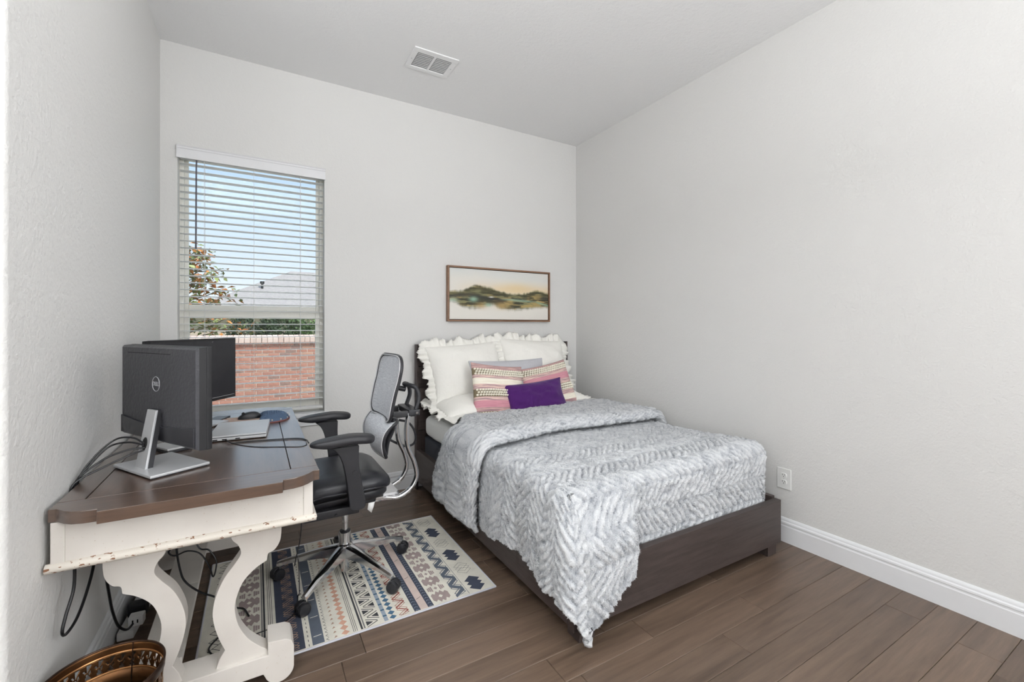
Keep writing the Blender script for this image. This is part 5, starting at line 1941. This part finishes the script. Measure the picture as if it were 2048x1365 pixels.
# mouse pad with wrist rest
mp_ = thing('mouse_pad', 'quilted mouse pad with red stripes and a blue starred wrist rest', 'mouse pad', (0.0, 2.78, DZ))
M['padred'] = plain('pad_red', C(134, 84, 80), 0.9, bump=(300, 0.3, 0.002))
M['padwhite'] = plain('pad_white', C(214, 200, 184), 0.9, bump=(300, 0.3, 0.002))
M['padblue'] = plain('pad_blue', C(72, 92, 118), 0.85, var=0.15, bump=(300, 0.3, 0.002))
outl = spline([(-0.165, 2.785), (-0.150, 2.850), (-0.060, 2.880), (0.040, 2.885), (0.125, 2.852), (0.163, 2.775), (0.145, 2.690), (0.085, 2.645), (0.010, 2.668), (-0.080, 2.718), (-0.140, 2.748)], 6, closed=True)
g = G(); g.prism(outl, DZ + 0.0005, DZ + 0.006, 'XY'); pb = g.build('pad_base', M['padred'], mp_, bevel=0.001)
ring = np.array(outl)
for k in range(5):
    ya = 2.735 + k * 0.030
    xs_l = [x for x, y in outl if abs(y - ya - 0.006) < 0.02]
    x0 = min(xs_l) + 0.012
    g = G(); g.box(x0, 0.03, ya, ya + 0.013, DZ + 0.0061, DZ + 0.0066); g.build('white_stripe', M['padwhite'], pb, smooth=False)
# wrist rest: domed rim shape with quilted relief
rest_o = spline([(0.010, 2.690), (0.020, 2.770), (0.010, 2.850), (0.045, 2.880), (0.122, 2.850), (0.160, 2.775), (0.143, 2.692), (0.085, 2.648), (0.035, 2.662)], 8, closed=True)
cxr, cyr = 0.082, 2.765
nr = 34
pts = []
for (x, y) in rest_o:
    col = []
    for k in range(nr):
        f = 1 - k / (nr - 1)
        xx, yy = cxr + (x - cxr) * f, cyr + (y - cyr) * f
        hgt = 0.028 * (1 - f ** 5)
        q = abs(math.sin((xx + yy) * 140)) * abs(math.sin((xx - yy) * 140))
        col.append((xx, yy, DZ + 0.005 + hgt + 0.007 * q * (1 - f ** 4)))
    pts.append(col)
g = G(); g.grid(pts, wrap_u=True); wr_ = g.build('wrist_rest', M['padblue'], mp_, angle=70)
for k, ang in enumerate(np.linspace(-2.2, 0.4, 6)):
    bx, by = cxr + 0.0815 * math.cos(ang), cyr + 0.119 * math.sin(ang)
    d = Vector((math.cos(ang) / 0.0815, math.sin(ang) / 0.119, 0)).normalized()
    s_ = Vector((-d.y, d.x, 0))
    star = []
    for q in range(10):
        r_ = 0.0062 if q % 2 == 0 else 0.0026
        a_ = PI / 2 + q * PI / 5
        p = Vector((bx, by, DZ + 0.014)) + d * 0.0005 + s_ * (r_ * math.cos(a_)) + Vector((0, 0, r_ * math.sin(a_)))
        star.append(tuple(p))
    g = G(); g.add(star, [tuple(range(10))]); so = g.build('star', M['padwhite'], wr_); add_solid(so, 0.0008)
# mouse
ms = thing('computer_mouse', 'black wireless mouse resting on the striped mouse pad', 'mouse', (-0.030, 2.800, DZ + 0.0066), (0, 0, RX(8)))
pts = []
for i in range(24):
    a = 2 * PI * i / 24
    col = []
    for k in range(9):
        th_ = PI / 2 * k / 8
        ex_ = 0.056 * math.copysign(abs(math.cos(a)) ** 0.8, math.cos(a)); ey_ = 0.031 * math.copysign(abs(math.sin(a)) ** 0.8, math.sin(a))
        f = math.cos(th_) ** 0.55
        x = ex_ * f
        hh = 0.036 * (1 - 0.25 * ((x - 0.012) / 0.05) ** 2)
        col.append((x, ey_ * f, 0.002 + (hh - 0.002) * math.sin(th_) ** 0.8))
    pts.append(col)
g = G(); g.grid(pts, wrap_u=True)
g.f.append(tuple(i * 9 for i in range(23, -1, -1))); g.mi.append(0)
g.build('mouse_shell', M['black'], ms, True, angle=60)
g = G(); g.lathe([(0.008, -0.003), (0.008, 0.003)], 14, (-0.030, 0, 0.0285), 'Y'); g.build('scroll_wheel', M['hole'], ms, True)

# ------------------------------------------------------------------ cables
def cable(label, pts, r=0.0032, mat='cable', group='black cables round the desk'):
    g = G(); g.tube(spline(pts, 8), r, 7)
    o = g.build('cable', M[mat], None)
    return tag(o, label, 'cable', group)
nx, ny = -0.338, 1.986
cable('black monitor cable, highest arc from the stand hole to the wall', [(nx, ny, 0.866), (-0.375, 2.01, 0.888), (-0.430, 2.04, 0.880), (-0.475, 2.00, 0.835), (-0.5035, 1.965, 0.776), (-0.5045, 1.96, 0.70), (-0.5045, 1.955, 0.64)])
cable('black monitor cable, second arc from the stand hole to the wall', [(nx, ny, 0.862), (-0.385, 2.005, 0.874), (-0.440, 2.02, 0.862), (-0.480, 1.975, 0.815), (-0.5035, 1.950, 0.774), (-0.5045, 1.945, 0.69)])
cable('black monitor cable, third arc from the stand hole to the wall', [(nx, ny, 0.853), (-0.385, 1.975, 0.853), (-0.445, 1.955, 0.832), (-0.5025, 1.925, 0.776), (-0.5045, 1.92, 0.69)])
cable('black monitor cable, lowest arc from the stand hole to the wall', [(nx, ny, 0.846), (-0.380, 1.960, 0.836), (-0.440, 1.935, 0.812), (-0.5025, 1.905, 0.775), (-0.5045, 1.90, 0.69)])
cable('black cable hanging in a long loop against the left wall under the desk', [(-0.470, 1.80, 0.592), (-0.470, 1.793, 0.500), (-0.478, 1.760, 0.440), (-0.482, 1.745, 0.400), (-0.482, 1.775, 0.376), (-0.475, 1.835, 0.384), (-0.468, 1.90, 0.430), (-0.463, 1.955, 0.500), (-0.463, 1.97, 0.592)], 0.0042)
cable('black cable dropping from the desk to the power strip', [(-0.455, 1.955, 0.592), (-0.448, 2.00, 0.46), (-0.448, 2.05, 0.35), (-0.448, 2.10, 0.25), (-0.448, 2.18, 0.15), (-0.445, 2.29, 0.07), (-0.44, 2.385, 0.042)], 0.0045)
cable('thin black cable looped beneath the desk above the stretcher', [(-0.300, 2.50, 0.592), (-0.330, 2.50, 0.30), (-0.342, 2.5, 0.259), (-0.318, 2.5, 0.237), (-0.272, 2.5, 0.246), (-0.225, 2.5, 0.222), (-0.191, 2.49, 0.162), (-0.173, 2.49, 0.105), (-0.162, 2.50, 0.167), (-0.191, 2.51, 0.225), (-0.235, 2.52, 0.25), (-0.270, 2.53, 0.40), (-0.28, 2.53, 0.592)], 0.0034)
cable('black cable curving under the desk towards the right scroll leg', [(-0.285, 2.20, 0.592), (-0.276, 2.2, 0.40), (-0.264, 2.2, 0.302), (-0.246, 2.2, 0.247), (-0.198, 2.2, 0.192), (-0.147, 2.21, 0.150), (-0.105, 2.26, 0.08), (-0.075, 2.33, 0.016), (-0.047, 2.31, 0.013), (-0.027, 2.243, 0.0125)], 0.0038)
cable('black laptop cable lying across the desk top to its edge', [(-0.235, 2.42, DZ + 0.004), (-0.180, 2.43, DZ + 0.02), (-0.148, 2.40, DZ + 0.018), (-0.119, 2.330, DZ + 0.008), (-0.093, 2.262, DZ + 0.004), (-0.061, 2.263, DZ + 0.003), (0.015, 2.25, DZ + 0.003), (0.093, 2.233, DZ + 0.003), (0.165, 2.205, DZ + 0.003), (0.193, 2.16, DZ + 0.003), (0.198, 2.10, DZ + 0.002)], 0.0026)
cable('thin grey-black cable loop beside the laptop on the desk', [(-0.093, 2.268, DZ + 0.0015), (-0.079, 2.245, DZ + 0.0015), (-0.04, 2.19, DZ + 0.0015), (0.014, 2.136, DZ + 0.0015), (0.087, 2.098, DZ + 0.0015), (0.155, 2.06, DZ + 0.0015), (0.186, 2.075, DZ + 0.0015), (0.190, 2.115, DZ + 0.0015)], 0.0014)
cable('thin black cord dangling from the desk front onto the rug', [(0.160, 1.98, 0.592), (0.158, 1.96, 0.484), (0.152, 1.96, 0.415), (0.139, 1.96, 0.354), (0.133, 1.965, 0.318), (0.143, 1.965, 0.356), (0.150, 1.98, 0.30), (0.165, 2.15, 0.10), (0.172, 2.30, 0.014), (0.150, 2.175, 0.011), (0.088, 2.116, 0.0105), (0.029, 2.105, 0.0105), (-0.01, 2.10, 0.0105)], 0.0020)
cable('black cable end curled on the rug behind the near trestle', [(-0.125, 2.160, 0.0115), (-0.150, 2.125, 0.0115), (-0.160, 2.09, 0.0115), (-0.145, 2.05, 0.0115), (-0.12, 2.02, 0.0115)], 0.0032)

# power strip with plugs
ps = thing('power_strip', 'white power strip with plugs on the floor under the desk', 'power strip', (-0.450, 2.50, 0), (0, 0, RX(-4)))
g = G(); g.box(-0.028, 0.028, -0.16, 0.20, 0.0, 0.034); st = g.build('strip_body', M['white_plastic'], ps, True, bevel=0.005)
for k in range(5):
    y = -0.11 + k * 0.06
    g = G(); g.box(-0.015, 0.015, y - 0.015, y + 0.015, 0.0335, 0.0348); g.build('socket', M['vinyl'], st, True)
g = G(); g.box(0.002, 0.052, -0.135, -0.095, 0.0345, 0.075); pl = g.build('charger', M['white_plastic'], ps, True, bevel=0.004)
for x in (0.018, 0.034):
    g = G(); g.box(x - 0.0025, x + 0.0025, -0.1355, -0.134, 0.048, 0.062); g.build('usb_port', M['hole'], pl, True)
g = G(); g.box(-0.02, 0.045, -0.06, -0.01, 0.0345, 0.085); g.build('plug', M['black'], ps, True, bevel=0.006)
g = G(); g.box(-0.015, 0.03, 0.0, 0.04, 0.0345, 0.080); g.build('plug', M['silver'], ps, True, bevel=0.01)
g = G(); g.box(-0.02, 0.05, 0.055, 0.12, 0.0345, 0.082); g.build('plug', M['black'], ps, True, bevel=0.006)

# ------------------------------------------------------------------ bronze wastebasket with pierced band
BKX, BKY, BKZ, BKR = -0.364, 1.612, 0.320, 0.134
def bronze(name, c1, c2, rough):
    t = NT(name)
    t.base(t.ramp(t.noise(9, 4), [(0.3, c1), (0.7, c2)]))
    t.set(Roughness=rough, Metallic=0.85)
    return t.m
M['bronze'] = bronze('bronze_inside', C(84, 56, 34), C(116, 80, 48), 0.42)
M['bronze_l'] = bronze('bronze_ridge', C(170, 122, 78), C(200, 152, 104), 0.32)
M['bronze_d'] = bronze('bronze_outside', C(58, 46, 42), C(84, 64, 52), 0.4)
bk = thing('wastebasket', 'round bronze metal wastebasket with a pierced leaf band by the wall', 'wastebasket', (BKX, BKY, 0))
def bkr(z): return 0.106 + (BKR - 0.106) * (z / BKZ)
def bp(a, z, dr=0.0):
    r_ = bkr(z) + dr
    return (BKX + r_ * math.cos(a), BKY + r_ * math.sin(a), z)
g = G()
NA = 96
zl = list(np.linspace(0.006, 0.248, 9))
pts = [[bp(2 * PI * i / NA, z) for z in zl] for i in range(NA)]
g.grid(pts, wrap_u=True)
o = g.build('basket_wall', [M['bronze']], bk, angle=80); add_solid(o, 0.0016)
# pierced band: every cell has leaf-shaped openings
g = G()
NC = 32
W_, H_ = 12, 12
mask = np.zeros((W_, H_), bool)
pat = ["............",
       ".####..####.",
       "..###..###..",
       "...##..##...",
       "...#....#...",
       ".....##.....",
       "...#....#...",
       "...##..##...",
       "..###..###..",
       ".####..####.",
       "............",
       "............"]
# asymmetric leaf motif
pat = ["............",
       ".#####......",
       "..####......",
       "...###......",
       "....##..##..",
       "..#..#.##...",
       "..##........",
       "...#.##.....",
       "....###.....",
       "...#####....",
       "..######....",
       "............"]
zb0, zb1 = 0.248, 0.294
for c in range(NC):
    for i in range(W_):
        for j in range(H_):
            if pat[j][i] == '#':
                continue
            a0 = 2 * PI * (c + i / W_) / NC; a1 = 2 * PI * (c + (i + 1) / W_) / NC
            z1_ = zb1 - (zb1 - zb0) * j / H_; z0_ = zb1 - (zb1 - zb0) * (j + 1) / H_
            g.add([bp(a0, z0_), bp(a1, z0_), bp(a1, z1_), bp(a0, z1_)], [(0, 1, 2, 3)])
me = bpy.data.meshes.new('pierced_band')
me.from_pydata(g.v, [], g.f); me.materials.append(M['bronze'])
bm = bmesh.new(); bm.from_mesh(me); bmesh.ops.remove_doubles(bm, verts=bm.verts, dist=0.0002); bmesh.ops.recalc_face_normals(bm, faces=bm.faces); bm.to_mesh(me); bm.free()
me.polygons.foreach_set('use_smooth', [True] * len(me.polygons))
o = link('pierced_band', me, bk); add_solid(o, 0.0014)
g = G(); g.grid([[bp(2 * PI * i / NA, z) for z in np.linspace(0.294, BKZ, 4)] for i in range(NA)], wrap_u=True)
o = g.build('rim_wall', M['bronze'], bk, angle=80); add_solid(o, 0.0016)
for z, r_, m_ in ((0.296, 0.0026, 'bronze_l'), (0.248, 0.0026, 'bronze_l'), (BKZ, 0.0028, 'bronze_d')):
    g = G(); g.tube([bp(2 * PI * i / NA, z) for i in range(NA)], r_, 8, closed=True); g.build('rolled_ridge', M[m_], bk)
g = G(); g.lathe([(0.001, 0.004), (bkr(0.004), 0.004), (bkr(0.004), 0.008), (0.001, 0.008)], 64, (BKX, BKY, 0)); g.build('basket_bottom', M['bronze'], bk)
g = G()
a = math.radians(72)
g.tube([bp(a, z, -0.0018) for z in np.linspace(0.01, BKZ, 8)], 0.0016, 6); g.build('seam', M['bronze_d'], bk)
g = G(); g.grid([[bp(2 * PI * i / NA, z, 0.0022) for z in np.linspace(0.002, 0.246, 5)] for i in range(NA)], wrap_u=True)
o = g.build('outer_skin', M['bronze_d'], bk, angle=80); add_solid(o, 0.001)
g = G(); g.grid([[bp(2 * PI * i / NA, z, 0.0022) for z in np.linspace(0.296, BKZ, 3)] for i in range(NA)], wrap_u=True)
o = g.build('outer_rim', M['bronze_d'], bk, angle=80); add_solid(o, 0.001)
